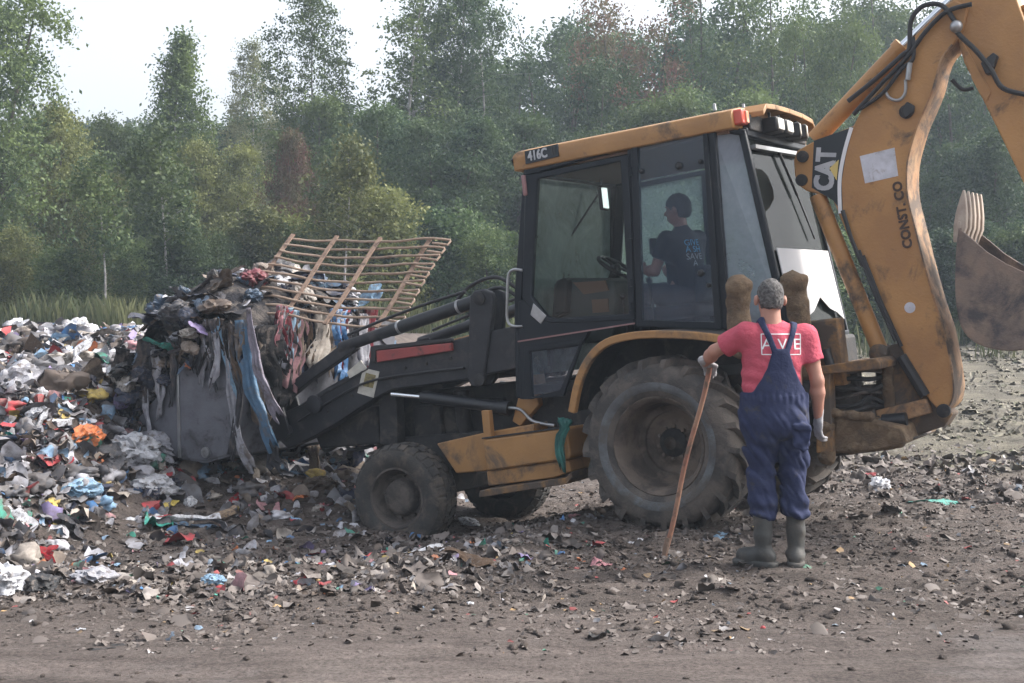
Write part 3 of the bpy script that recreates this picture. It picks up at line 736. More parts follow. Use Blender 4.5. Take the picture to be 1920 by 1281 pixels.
# door panels below the belt and rear side panels; far side the same
belt = [(978, 640), (1196, 606)]
def ring(outer, inner):               # frame plate between two outlines with the same corner count
    return outer, inner
def frame_plate(outer, inner, y0, y1):
    n = len(outer); mb = MB(); V = [(x, y0, z) for x, z in outer] + [(x, y0, z) for x, z in inner] + [(x, y1, z) for x, z in outer] + [(x, y1, z) for x, z in inner]
    Fs = []
    for i in range(n):
        j = (i+1) % n
        Fs += [(i, j, n+j, n+i), (2*n+j, 2*n+i, 3*n+i, 3*n+j), (j, i, 2*n+i, 2*n+j), (n+i, n+j, 3*n+j, 3*n+i)]
    return mb.add(V, Fs)
d_out = PL([(992, 328), (1182, 288), (1196, 606), (1100, 622), (1068, 742), (980, 748), (975, 560)], CY)
d_in = PL([(1014, 336), (1168, 303), (1184, 588), (1120, 594), (1046, 597), (1030, 592), (1002, 556)], CY)
lw_out = PL([(990, 650), (1098, 634), (1094, 648), (1062, 742), (985, 748)], CY)
lw_in = PL([(998, 658), (1092, 644), (1088, 656), (1056, 730), (1003, 744)], CY)
panel = PL([(977, 566), (1002, 556), (1030, 592), (1046, 597), (1184, 588), (1196, 606), (1110, 620), (1095, 648), (998, 660), (1003, 748), (980, 748)], CY)
rw_out = PL([(1188, 268), (1330, 240), (1358, 618), (1200, 612)], CY); rw_in = PL([(1200, 268), (1322, 247), (1344, 604), (1209, 600)], CY)
q_in = [pts['Ct'], pts['Rt'], pts['Rb'], pts['Cb']]
def tri3(mb, P): return mb
for s in (1, -1):
    y = s*CY
    dr = part(frame_plate(PL([(990, 330), (1183, 290), (1196, 600), (1110, 604), (1040, 606), (1020, 600), (984, 560)], CY), d_in, y + s*.05, y - s*.0), 'door', 'cab_black', CAB, bevel=.01)
    part(MB().prism(panel, y + s*.045, y), 'door_panel', 'cab_black', dr, bevel=.006)
    part(MB().prism(d_in, y + s*.018, y + s*.012), 'door_pane', 'glass_door' if s > 0 else 'glass_dusty', dr, smooth=0)
    part(frame_plate(lw_out, lw_in, y + s*.052, y + s*.02), 'lower_frame', 'cab_black', dr, bevel=.004)
    part(MB().prism(lw_in, y + s*.036, y + s*.03), 'lower_pane', 'glass_side', dr, smooth=0)
    b0, b1 = U(*belt[0], CY), U(*belt[1], CY)
    part(MB().beam((b0[0], y + s*.056, b0[2]), (b1[0], y + s*.056, b1[2]), .014, .012), 'trim_stripe', 'pale_red', dr)
    wn = part(frame_plate(rw_out, rw_in, y + s*.05, y), 'side_window_frame', 'cab_black', CAB, bevel=.008)
    part(MB().prism(rw_in, y + s*.03, y + s*.024), 'side_pane', 'glass_side' if s > 0 else 'glass_dusty', wn, smooth=0)
    for hx, hy, r in [(1277, 312, .028), (1317, 304, .018), (1207, 322, .02), (1318, 512, .026), (1333, 535, .018)]:
        q = U(hx, hy, CY); part(MB().lathe([(r, y + s*.02), (r, y + s*.05), (r*.6, y + s*.062), (.001, y + s*.064)], 14, (q[0], 0, q[2])), 'latch_knob', 'rubber', wn)
    qv = [(a[0], s*(CY if i in (0, 3) else .66), a[1]) for i, a in enumerate(q_in)]
    n_ = Vector((0, s*.005, 0)); part(MB().add([Vector(p) for p in qv] + [Vector(p) + n_ for p in qv], [(0,1,2,3), (7,6,5,4), (0,4,5,1), (1,5,6,2), (2,6,7,3), (3,7,4,0)]), 'quarter_pane', 'glass_milky', CAB, smooth=0)
hd = MB().prism(PL([(1006, 568), (1030, 592), (1020, 608), (1000, 590)], CY), CY+.052, CY+.02)
part(hd, 'door_handle', 'steel', CAB, bevel=.004)
for y_ in (322, 440, 530, 575):
    q = U(1189, y_, CY); part(MB().tube([(q[0], CY+.055, q[2]-.03), (q[0], CY+.055, q[2]+.03)], .014, 8), 'hinge', 'cab_black', CAB)
# rear window, windscreen and the card in the rear window
def quad_pane(name, a, b, c, d, mat, th=.006):
    P = [Vector(p) for p in (a, b, c, d)]; n = (P[1]-P[0]).cross(P[3]-P[0]).normalized()*th
    return part(MB().add(P + [p+n for p in P], [(0,1,2,3), (7,6,5,4), (0,4,5,1), (1,5,6,2), (2,6,7,3), (3,7,4,0)]), name, mat, CAB, smooth=0)
rt, rb = pts['Rt'], pts['Rb']
quad_pane('rear_pane', (rt[0], .64, rt[1]), (rt[0], -.64, rt[1]), (rb[0], -.64, rb[1]), (rb[0], .64, rb[1]), 'glass_rear')
quad_pane('windscreen_pane', (At[0]+.02, .72, At[1]), (At[0]+.02, -.72, At[1]), (pts['Am'][0]+.02, -.72, .62), (pts['Am'][0]+.02, .72, .62), 'glass_screen')
def rearpt(t, y): return (rt[0] + (rb[0]-rt[0])*t - .03, y, rt[1] + (rb[1]-rt[1])*t)
n_ = Vector((-.008, 0, 0)); cv = [Vector(rearpt(t, y)) for t, y in ((.56, .60), (.56, -.58), (.92, -.60), (.88, -.45), (.86, -.3), (.80, -.12), (.87, .1), (.90, .3), (.95, .60))]
k = len(cv); part(MB().add(cv + [p+n_ for p in cv], [tuple(range(k)), tuple(range(2*k-1, k-1, -1))] + [((i+1) % k, i, k+i, k+(i+1) % k) for i in range(k)]), 'window_card', 'white_card', CAB, smooth=0)
part(MB().tube([rearpt(.06, .05), rearpt(.28, -.16)], .012, 8).tube([rearpt(.28, -.16), rearpt(.50, -.34)], .007, 8), 'gas_strut', 'rubber', CAB)
part(MB().beam(rearpt(.07, .6), rearpt(.05, -.5), .05, .03), 'rear_rail', 'steel', CAB)
# roof
rf = MB(); prof = []
x0, z0 = U2(966, 322, .80); x1, z1 = U2(1376, 240, .80); zt0 = U2(966, 286, .80)[1]; zt1 = U2(1372, 206, .80)[1]
ys_ = [-.82, -.80, -.62, -.3, 0, .3, .62, .80, .82]; zc = [-.05, 0, .045, .06, .065, .06, .04, 0, -.05]
V = []; nY = len(ys_)
xs_ = [x0+.005, x0-.03, x0-.25, x0-.6, (x0+x1)/2, x1+.5, x1+.2, x1+.0]
for i, xx in enumerate(xs_):
    t = (x0-xx)/(x0-x1); zt = zt0 + (zt1-zt0)*t; zb = z0 + (z1-z0)*t
    for y_, c_ in zip(ys_, zc): V.append((xx, y_, zt + c_*(0 if i == 0 else 1) - (.03 if i == 0 else 0)))
    for y_ in ys_: V.append((xx, y_*.985, zb))
Fs = []; m2 = 2*nY
for i in range(len(xs_)-1):
    for j in range(nY-1):
        Fs += [(i*m2+j, i*m2+j+1, (i+1)*m2+j+1, (i+1)*m2+j), (i*m2+nY+j+1, i*m2+nY+j, (i+1)*m2+nY+j, (i+1)*m2+nY+j+1)]
    Fs += [(i*m2, (i+1)*m2, (i+1)*m2+nY, i*m2+nY), (i*m2+nY-1, i*m2+2*nY-1, (i+1)*m2+2*nY-1, (i+1)*m2+nY-1)]
for i in (0, len(xs_)-1): Fs.append(tuple(i*m2+j for j in range(nY)) + tuple(i*m2+nY+j for j in range(nY-1, -1, -1)))
rf.add(V, Fs)
ROOF = part(rf, 'roof', 'cat_yellow', bevel=.012)
part(MB().box(((x0+x1)/2, 0, (z0+z1)/2 - .015), (abs(x0-x1)*.93, 1.5, .02)), 'headliner', 'headliner', ROOF)
# rear visor: yellow brow with a dark recess and four work lights
xv = x1 - .16; zb_, ztp = z1, zt1
brow = MB(); bp_ = [(-.60, ztp-.01), (-.55, ztp+.055), (-.3, ztp+.075), (0, ztp+.08), (.3, ztp+.075), (.5, ztp+.06), (.58, ztp-.0)]
for a in range(len(bp_)-1):
    (ya, za), (yb, zb2) = bp_[a], bp_[a+1]
    brow.add([(x1+.05, ya, za), (x1+.05, yb, zb2), (xv, yb, zb2-.01), (xv, ya, za-.01), (x1+.05, ya, za-.045), (x1+.05, yb, zb2-.045), (xv, yb, zb2-.05), (xv, ya, za-.05)], [(0,1,2,3), (7,6,5,4), (3,2,6,7), (0,4,5,1), (0,3,7,4), (1,5,6,2)])
part(brow, 'visor', 'cat_yellow', ROOF, bevel=.006)
part(MB().box((x1-.03, 0, zb_+.055), (.06, 1.25, .12)), 'light_recess', 'dull_black', ROOF, bevel=.01)
for yl, tilt in ((.30, 0), (.10, 0), (-.14, .3), (-.30, .3)):
    l_ = part(MB().box((x1-.12, yl, zb_+.045), (.12, .155, .115), Matrix.Rotation(tilt, 3, 'Z')), 'work_light', 'rubber', ROOF, bevel=.012)
    part(MB().box((x1-.185, yl, zb_+.045), (.012, .125, .085), Matrix.Rotation(tilt, 3, 'Z')), 'lens', 'lamp_glass', l_, bevel=.006)
    part(MB().tube([(x1-.1, yl, zb_+.10), (x1-.1, yl, zb_+.15)], .012, 6), 'bracket', 'rubber', l_)
for yl in (.72, -.70):
    l_ = part(MB().box((x1-.02, yl, zb_+.08+(0 if yl > 0 else .05)), (.09, .12, .11)), 'tail_light', 'lamp_red', ROOF, bevel=.012)
    part(MB().box((x1-.07, yl-.03, zb_+.08+(0 if yl > 0 else .05)), (.012, .05, .09)), 'lens', 'lamp_orange', l_, bevel=.004)
for xb_, yb_ in ((x1+.02, .5), (x1+.15, .75), (x1-.02, -.2)): part(MB().lathe([(.014, 0), (.012, .05), (.001, .055)], 8, (xb_, yb_, zt1+.03), 'z'), 'roof_bolt', 'steel', ROOF)
# type plate on the roof edge
dp = PL([(984, 284), (1046, 270), (1048, 293), (986, 308)], .822)
part(MB().prism(dp, .826, .815), 'type_plate', 'decal_black', ROOF, smooth=0)
q0, q1 = np.array(U(988, 295, .826)), np.array(U(1028, 286, .826)); ux = q1-q0
text_on('type_lettering', '416C', .105, (q0+q1)/2, ux, (ux[2]*1.0, 0, -ux[0]), 'pale_print', ROOF, (.78, 1), .001, .003)
q0, q1 = np.array(U(1031, 285, .826)), np.array(U(1044, 282, .826))
text_on('series_lettering', 'II', .085, (q0+q1)/2, ux, (ux[2], 0, -ux[0]), 'cab_trim', ROOF, (1, 1), .001, .003)
part(MB().beam((x0+.004, .815, zt0-.05), (x0+.004, .78, zt0-.12), .01, .03), 'roof_tab', 'rubber', ROOF)
# things in and on the cab
sx = U(1290, 470, 0)[0]
st = part(MB().box((sx+.12, 0, 1.0), (.52, .5, .12)).box((sx+.1, 0, .75), (.34, .34, .42)), 'seat', 'seat_fabric', CAB, bevel=.04, seg=3)
part(MB().box((sx-.16, 0, 1.2), (.10, .44, .30), Matrix.Rotation(-.12, 3, 'Y')), 'backrest', 'seat_fabric', st, bevel=.04, seg=3)
kx = U(1100, 560, .1)[0]
ds_ = part(MB().prism(PL([(1038, 532), (1058, 523), (1120, 521), (1150, 528), (1158, 560), (1150, 640), (1030, 650)], .38), .38, -.25), 'dash_console', 'cab_green', CAB, bevel=.02)
part(MB().prism(PL([(1036, 545), (1042, 526), (1056, 520), (1064, 528), (1060, 585), (1038, 592)], .46), .46, .1), 'gauge_pod', 'rubber', ds_, bevel=.02)
part(MB().prism(PL([(1075, 530), (1135, 526), (1142, 545), (1095, 552)], .385), .392, .37).prism(PL([(1110, 562), (1140, 560), (1142, 585), (1112, 587)], .385), .392, .37), 'switch_panel', 'headliner', ds_)
part(MB().tube(catmull([(kx-.12, .3, 1.14), (kx+.1, .42, 1.08), (kx+.2, .46, .95), (kx+.24, .44, .68)], 5), .012, 7), 'grab_bar', 'rubber', ds_)
swc = Vector(U(1157, 502, .05)); ang = Matrix.Rotation(rad(-38), 3, 'Y'); swr = .175
sw = MB(); rg_ = [swc + ang @ Vector((swr*math.cos(t), swr*math.sin(t), 0)) for t in np.linspace(0, 2*math.pi, 33)]
sw.tube(rg_, .017, 8, caps=False)
for t in (0, 2.1, 4.2): sw.tube([swc, swc + ang @ Vector((swr*math.cos(t), swr*math.sin(t), 0))], .011, 6)
sw.tube([swc, swc - ang @ Vector((0, 0, .35))], .03, 8); sw.sphere(swc, .035)
part(sw, 'steering_wheel', 'rubber', CAB)
for lx, ly in ((1172, 560), (1222, 530)):
    q = U(lx, ly, .3); part(MB().tube([(q[0], .3, .55), (q[0]+.02, .3, q[2])], .011, 6).sphere((q[0]+.02, .3, q[2]+.02), .028), 'lever', 'rubber', CAB)
q = U(1131, 372, .45); mr_ = part(MB().box(q, (.03, .13, .20)), 'mirror', 'rubber', CAB, bevel=.02, seg=3)
part(MB().box((q[0]-.017, q[1], q[2]), (.004, .105, .17)), 'mirror_face', 'mirror_glass', mr_, bevel=.012)
part(MB().tube([q, (q[0], q[1], q[2]+.16)], .008, 6), 'mirror_stalk', 'rubber', mr_)
w0, w1 = (At[0]-.06, -.35, At[1]-.1), (pts['Am'][0]-.04, .2, 1.55); part(MB().tube([w0, w1], .009, 6), 'wiper', 'rubber', CAB)
# grab rail and little mirror ahead of the cab
hr = catmull([U(a, b, .8) for a, b in [(980, 507), (962, 506), (953, 518), (951, 560), (951, 598), (960, 611), (980, 612)]], 4)
part(MB().tube(hr, .012, 8), 'grab_rail', 'steel', CAB)
part(MB().box(U(984, 348, .80), (.035, .05, .17)), 'side_lamp', 'pale_red', CAB, bevel=.015, seg=3)
# exhaust-side hoses over the hood
for a, b, c_, d_ in [((975, 545), (930, 520), (880, 538), (845, 580)), ((975, 560), (940, 540), (905, 552), (880, 590))]:
    part(MB().tube(catmull([U(*p, .5) for p in (a, b, c_, d_)], 6), .016, 8), 'hood_hose', 'rubber', CAB)

# ---------------------------------------------------------------- loader arms, cylinders, bucket
AY, AT = .66, .13
arm = [(520, 779), (560, 760), (610, 728), (646, 708), (690, 688), (698, 648), (845, 640), (880, 630), (985, 606), (985, 688), (905, 704), (870, 712), (790, 724), (736, 730), (700, 748), (640, 788), (590, 818), (540, 842), (522, 825)]
armp = PL(arm, AY); link_p = PL([(519, 735), (560, 705), (640, 645), (660, 640), (666, 655), (636, 676), (578, 716), (540, 748), (525, 756)], AY-.02)
tow = PL([(880, 556), (888, 545), (905, 542), (920, 548), (925, 562), (916, 640), (906, 712), (896, 726), (882, 724), (875, 708), (878, 640)], AY+.03)
LA = None
for s in (1, -1):
    a_ = part(MB().prism(armp, s*AY, s*(AY-AT)), 'loader_arm', 'arm_black', bevel=.012)
    part(MB().prism(link_p, s*(AY-.02), s*(AY-.11)), 'bucket_link', 'arm_black', a_, bevel=.012)
    tw = part(MB().prism(tow, s*(AY+.03), s*(AY-.04)), 'lift_post', 'arm_black', bevel=.014)
    part(MB().prism(tow, s*(AY-.16), s*(AY-.22)), 'inner_post', 'arm_black', tw, bevel=.014)
    for px_, py_ in ((900, 560), (900, 712)):
        q = U(px_, py_, AY+.03); part(MB().lathe([(.055, s*(AY+.02)), (.055, s*(AY+.05)), (.03, s*(AY+.058)), (.001, s*(AY+.058))], 16, (q[0], 0, q[2])), 'pin', 'dull_black', tw)
    for px_, py_, r_ in ((592, 758, .085), (540, 808, .06)):
        q = U(px_, py_, AY); part(MB().lathe([(r_, s*(AY-.01)), (r_, s*(AY+.035)), (r_*.7, s*(AY+.045)), (.001, s*(AY+.045))], 20, (q[0], 0, q[2])), 'pivot_boss', 'arm_black', a_)
    c0, c1, c2_ = [np.array(U(*p, AY-.05)) for p in ((900, 562), (745, 612), (640, 652))]
    for v in (c0, c1, c2_): v[1] *= s
    tc = part(MB().tube([c0, c0 + (c2_-c0)*.62], .058, 18), 'tilt_cylinder', 'black_paint')
    part(MB().tube([c0 + (c2_-c0)*.58, c2_], .052, 14), 'rod_cover', 'arm_black', tc)
    for t in (.13, .55): part(MB().tube([c0 + (c2_-c0)*t, c0 + (c2_-c0)*(t+.015)], .063, 18), 'band', 'steel', tc)
    h_ = [np.array(U(*p, AY-.05)) for p in ((880, 560), (800, 585), (720, 615), (660, 640))]
    for v in h_: v[1] = s*(AY+.0); v[2] += .06
    part(MB().tube(catmull(h_, 5), .014, 8), 'hydraulic_hose', 'rubber', tc)
    l0, l1, l2 = [np.array(U(*p, AY-.02)) for p in ((735, 739), (792, 744), (938, 764))]
    for v in (l0, l1, l2): v[1] *= s
    lc = part(MB().tube([l1, l2], .05, 18).tube([l2, l2 + (l2-l1)*.12], .062, 14), 'lift_cylinder', 'black_paint')
    part(MB().tube([l0, l1 + (l2-l1)*.1], .022, 14), 'rod', 'chrome', lc)
    hp = catmull([U(*p, AY) for p in ((945, 765), (975, 768), (1000, 790), (1040, 798))], 5); hp = [(p[0], s*p[1], p[2]) for p in hp]
    part(MB().tube(hp, .014, 8), 'fitting_hose', 'steel', lc)
    if s > 0: LA = a_
part(MB().beam((armp[2][0], -.55, armp[2][1]-.12), (armp[2][0], .55, armp[2][1]-.12), .14, .14), 'cross_tube', 'arm_black', bevel=.02)
for px_, py_ in ((615, 772), (660, 742), (760, 690), (800, 682), (845, 672), (740, 708)):
    q = U(px_, py_, AY); part(MB().lathe([(.016, AY-.005), (.016, AY+.012), (.001, AY+.014)], 8, (q[0], 0, q[2])), 'arm_bolt', 'dull_black', LA)
part(MB().tube(catmull([U(a, b, AY+.025) for a, b in [(560, 790), (620, 752), (690, 716), (780, 700), (870, 690)]], 5), .011, 8), 'arm_hose', 'rubber', LA)
part(MB().beam(U(560, 764, AY+.006), U(690, 692, AY+.006), .012, .012), 'weld_bead', 'dull_black', LA)
poly('warning_bar', 'red_bar', [(705, 658), (845, 643), (846, 658), (706, 680)], AY+.045, AY+.0, LA, .008)
poly('bar_rubber', 'rubber', [(694, 650), (846, 634), (848, 641), (704, 657), (704, 681), (695, 678)], AY+.03, AY-.01, LA, .006)
poly('instruction_sticker', 'paper_sticker', [(681, 690), (711, 697), (700, 746), (670, 737)], AY+.006, AY-.01, LA, 0, smooth=0)
poly('sticker_picture', 'sticker_print', [(686, 699), (705, 704), (699, 728), (680, 724)], AY+.008, AY, LA, 0, smooth=0)
poly('torn_sticker', 'paper_sticker', [(650, 698), (676, 676), (686, 690), (656, 711)], AY+.006, AY-.01, LA, 0, smooth=0)
poly('front_tower', 'dull_black', [(710, 738), (742, 735), (746, 835), (712, 835)], .56, .44, None, .01)
poly('front_guard', 'dull_black', [(590, 815), (700, 760), (715, 832), (600, 842)], .5, -.5, None, .02)
for k_, (a, b, c_) in enumerate([((560, 830), (556, 850), (530, 852)), ((600, 815), (610, 845), (640, 830)), ((640, 800), (655, 842), (700, 835))]):
    part(MB().tube(catmull([U(*p, .5-.05*k_) for p in (a, b, c_)], 6), .018, 8), 'front_hose', 'rubber')

BY = 1.14
bprof = PL([(262, 783), (300, 822), (335, 856), (385, 864), (430, 852), (446, 770), (452, 612)], BY)     # floor, heel, back
side = PL([(262, 783), (300, 822), (335, 856), (385, 864), (430, 852), (446, 770), (452, 612), (392, 604), (335, 700)], BY)
bk = sheet(bprof, BY, -BY, .022)
BK = part(bk, 'loader_bucket', 'bucket_steel', smooth=25)
for s in (1, -1):
    sd_ = part(MB().prism(side, s*(BY+.012), s*(BY-.014)), 'bucket_side', 'bucket_steel', BK, bevel=.004)
    ed = PL([(334, 702), (338, 702), (342, 858), (337, 858)], BY); part(MB().prism(ed, s*(BY+.026), s*(BY+.01)), 'wear_rib', 'steel', sd_, bevel=.003)
    ed = PL([(428, 640), (452, 612), (446, 770), (430, 852), (420, 850), (432, 770)], BY); part(MB().prism(ed, s*(BY+.03), s*(BY+.01)), 'back_rib', 'bucket_steel', sd_, bevel=.005)
    q = U(389, 848, BY); part(MB().lathe([(.05, s*(BY)), (.05, s*(BY+.035)), (.025, s*(BY+.037)), (.022, s*(BY+.025)), (.001, s*(BY+.025))], 16, (q[0], 0, q[2])), 'bucket_pin', 'steel', sd_)
    for yy in (AY+.04, AY-.19):
        q0, q1, q2 = U(452, 690, BY), U(540, 808, AY), U(525, 745, AY)
        part(MB().prism([(bprof[-2][0]+.02, bprof[-2][1]+.3), (q2[0]-.05, q2[2]), (q1[0]-.08, q1[2]-.02), (q1[0], q1[2]-.09), (bprof[-3][0]+.02, bprof[-3][1]+.1)], s*yy, s*(yy+.03)), 'bucket_bracket', 'arm_black', BK, bevel=.006)

# ---------------------------------------------------------------- rear frame, stabilisers
RY = .55
part(MB().prism(PL([(1525, 800), (1560, 770), (1640, 790), (1690, 800), (1700, 832), (1640, 848), (1540, 852)], RY-.1), RY-.1, -(RY-.1)), 'rear_frame', 'mud', bevel=.02)
poly('swing_deck', 'muddy_yellow', [(1530, 688), (1640, 672), (1650, 680), (1650, 692), (1530, 704)], RY, -RY, None, .008)
poly('rear_upright', 'muddy_yellow', [(1530, 690), (1556, 690), (1560, 848), (1530, 850)], RY-.03, RY-.15, None, .01)
for k_ in range(7):
    y0_ = 702 + k_*13
    part(MB().tube(catmull([U(1540, y0_+random.uniform(-9, 9), .34), U(1575+random.uniform(-8, 8), y0_+random.uniform(-9, 9), .38), U(1600+random.uniform(-8, 8), y0_+random.uniform(-8, 8), .36), U(1630, y0_+random.uniform(-9, 6), .28), U(1655, y0_+random.uniform(-8, 8), .14)], 5), random.choice((.013, .017, .021)), 8), 'swing_hose', random.choice(('rubber', 'dull_black', 'rim_dark')))
poly('swing_casting', 'muddy_yellow', [(1640, 690), (1652, 655), (1690, 640), (1742, 747), (1786, 776), (1770, 800), (1692, 826), (1645, 812)], .11, -.11, None, .015)
poly('casting_plate', 'boom_rust', [(1640, 770), (1735, 748), (1745, 775), (1650, 800)], .19, -.19, None, .012)
part(MB().box(U(1580, 745, .2), (.3, .12, .42)).box(U(1625, 760, .12), (.16, .2, .3)), 'valve_block', 'rim_dark', bevel=.015)
part(MB().tube([U(1590, 800, .36), U(1662, 793, .30)], .035, 12), 'swing_cylinder', 'steel')
part(MB().tube([U(1655, 790, .29), U(1700, 786, .28)], .05, 12), 'swing_gland', 'black_paint')
part(MB().prism(PL([(1520, 830), (1690, 815), (1720, 822), (1668, 844), (1540, 860)], .25), .25, -.25), 'lower_guard', 'rim_dark', bevel=.02)
def stab(name, pxs, y, w_, seed):
    rg = np.random.default_rng(seed); P = [np.array(U(a, b, y)) for a, b in pxs]
    a, b = P[0], P[-1]
    def fn(Q):
        d = s_cone(Q, a, b, w_, w_*1.12, (1, .75, 1)); d = smin(d, s_ell(Q, a + np.array([-.02, .02, .0]), (w_*1.2, w_*.95, w_*.8)), .03)
        return d + .018*fbm(Q[:, 0]*14, Q[:, 1]*14, Q[:, 2]*14, 3, seed)
    lo = np.minimum(a, b) - .25; hi = np.maximum(a, b) + .25
    me = sdf_mesh(name, fn, lo, hi, .018); me.materials.append(M('mud')); o = link(name, me, None, BH); o.location = (0, 0, BASEZ); return o
stab('stabilizer_leg', [(1384, 538), (1388, 650)], 1.05, .085, 3)
stab('stabilizer_leg', [(1487, 530), (1508, 690)], .62, .088, 5)
stab('mud_lump', [(1545, 800), (1552, 855)], .47, .06, 8); stab('mud_lump', [(1600, 838), (1685, 826)], .40, .05, 9); stab('mud_lump', [(1660, 690), (1668, 760)], .14, .04, 10); stab('mud_lump', [(1560, 775), (1630, 782)], .47, .035, 12)
part(MB().box((-.95, 1.0, .62), (.28, .14, .3)).box((-1.1, .35, .55), (.3, .14, .5)), 'stabilizer_mount', 'muddy_yellow', bevel=.02)
part(MB().box((-.72, 0, .42), (.7, 1.1, .5)), 'rear_housing', 'dull_black', bevel=.03)
part(MB().tube([U(1558, 690, .45), U(1548, 655, .45)], .035, 12), 'control_stub', 'rubber')

# ---------------------------------------------------------------- boom
QY = .155
boomL = [(1742, 750), (1712, 700), (1684, 640), (1655, 575), (1622, 508), (1592, 450), (1572, 400), (1560, 372), (1512, 358), (1497, 348), (1490, 330), (1488, 300), (1494, 283), (1520, 268), (1600, 236), (1618, 200), (1655, 160), (1700, 105), (1740, 48), (1770, 10), (1790, 0)]
boomR = [(1815, 12), (1806, 55), (1786, 85), (1765, 113), (1751, 165), (1735, 205), (1720, 240), (1705, 292), (1701, 326), (1703, 371), (1715, 420), (1730, 480), (1742, 526), (1758, 580), (1773, 625), (1787, 705), (1789, 737), (1782, 760), (1765, 775)]
BM = part(MB().prism(PL(boomL + boomR, QY), QY, -QY), 'boom', 'boom_yellow', bevel=.010)
bf = catmull([U2(a, b, QY) for a, b in boomR[2:]], 3)
part(sheet([(x-.004, z) for x, z in bf], QY+.012, -QY-.012, .012), 'boom_flange', 'boom_rust', BM)
# black emblem panel with letters, white arc, stickers, lettering
poly('emblem_panel', 'decal_black', [(1526, 264), (1600, 238), (1586, 290), (1578, 340), (1580, 398), (1562, 376), (1522, 352)], QY+.003, QY-.01, BM, 0, smooth=0)
arc0 = catmull([U2(a, b, QY) for a, b in [(1600, 240), (1586, 290), (1578, 340), (1579, 400)]], 5)
part(sheet(arc0, QY+.006, QY-.005, .028), 'emblem_arc', 'white_print', BM)
cc = np.array(U(1549, 318, QY)); top, bot = np.array(U(1552, 282, QY)), np.array(U(1546, 354, QY)); ux = top-bot
text_on('emblem_lettering', 'CAT', .20, cc, ux, (-ux[2]*-1, 0, -ux[0]) if False else (abs(ux[2]), 0, -ux[0]), 'pale_print', BM, (.80, 1.02), .0055, .008)
tri = [U2(1556, 316, QY), U2(1573, 300, QY), U2(1569, 338, QY)]
part(MB().prism(tri, QY+.0105, QY+.002), 'emblem_triangle', 'decal_yellow', BM, smooth=0)
poly('white_sticker', 'white_sticker', [(1612, 293), (1677, 277), (1684, 330), (1622, 344)], QY+.003, QY-.01, BM, 0, smooth=0)
q = U(1706, 577, QY); part(MB().lathe([(.04, QY-.01), (.04, QY+.003), (.001, QY+.004)], 16, (q[0], 0, q[2])), 'round_sticker', 'white_sticker', BM)
b0, t0 = np.array(U(1703, 462, QY)), np.array(U(1683, 344, QY)); ux = t0-b0
text_on('company_lettering', 'CONST. CO', .105, (b0+t0)/2, ux, (abs(ux[2]), 0, -ux[0]), 'ink', BM, (.88, .9), .004, .003)
for px_, py_, r_ in ((1506, 294, .045), (1504, 338, .045), (1700, 210, .05), (1770, 770, .05)):
    q = U(px_, py_, QY); part(MB().lathe([(r_, QY-.01), (r_, QY+.025), (r_*.6, QY+.03), (.001, QY+.03)], 18, (q[0], 0, q[2])), 'boom_pin', 'dull_black', BM)
poly('hose_clamp', 'rubber', [(1688, 205), (1700, 190), (1714, 198), (1712, 212), (1696, 224)], QY+.04, QY, BM, .01)
# boom cylinder, stick cylinder
a, b = np.array(U(1652, 662, .10)), np.array(U(1524, 345, .10))
bc = part(MB().tube([a, a + (b-a)*.93], .062, 20), 'boom_cylinder', 'boom_yellow'); part(MB().tube([a + (b-a)*.9, b], .03, 12), 'rod', 'chrome', bc)
part(MB().lathe([(.07, .02), (.07, .18), (.035, .2), (.001, .2)], 18, (a[0], 0, a[2])), 'cylinder_eye', 'muddy_yellow', bc)
for k_, off in enumerate(((1610, 470, 1680, 640), (1618, 480, 1690, 650), (1580, 395, 1618, 500))):
    part(MB().tube([U(off[0], off[1], QY+.03), U((off[0]+off[2])/2-3, (off[1]+off[3])/2, QY+.05), U(off[2], off[3], QY+.03)], .016, 8), 'boom_hose', 'rubber', BM)
part(MB().tube([U(1690, 668, .16), U(1735, 742, .16)], .04, 10), 'foot_hose', 'rubber', BM)
a, b = np.array(U(1528, 262, 0)), np.array(U(1692, 88, 0)); c_ = np.array(U(1800, -15, 0))
sc_ = part(MB().tube([a, b], .068, 20).tube([b - (b-a)*.05, b + (b-a)*.01], .078, 20), 'stick_cylinder', 'boom_yellow'); part(MB().tube([b, c_], .036, 14), 'rod', 'chrome', sc_)
# hoses along the boom top
for pth, r_ in [([(1590, 190), (1640, 150), (1690, 105), (1705, 90), (1708, 40), (1730, 12), (1765, 10), (1790, 40), (1796, 62), (1830, 95), (1858, 130), (1880, 165), (1925, 178)], .018),
               ([(1600, 215), (1650, 160), (1700, 108), (1735, 60), (1775, 22), (1822, 8)], .017), ([(1612, 205), (1655, 175), (1690, 130), (1712, 110), (1712, 70)], .015)]:
    part(MB().tube(catmull([U(a, b, QY+.04) for a, b in pth], 5), r_, 9), 'boom_hose', 'rubber', BM)
part(MB().tube(catmull([U(a, b, QY+.03) for a, b in [(1658, 168), (1668, 184), (1685, 188), (1697, 175), (1698, 150)]], 5), .012, 8), 'steel_line', 'steel', BM)
part(MB().tube([U(1706, 118, QY+.04), U(1702, 150, QY+.04)], .02, 10), 'fitting', 'steel', BM)
part(MB().tube(catmull([U(a, b, QY-.05) for a, b in [(1785, 150), (1805, 168), (1825, 165)]], 4), .014, 8), 'loop_hose', 'rubber', BM)
q = U(1793, 50, QY+.05); part(MB().sphere(q, .045), 'swivel_fitting', 'steel', BM)
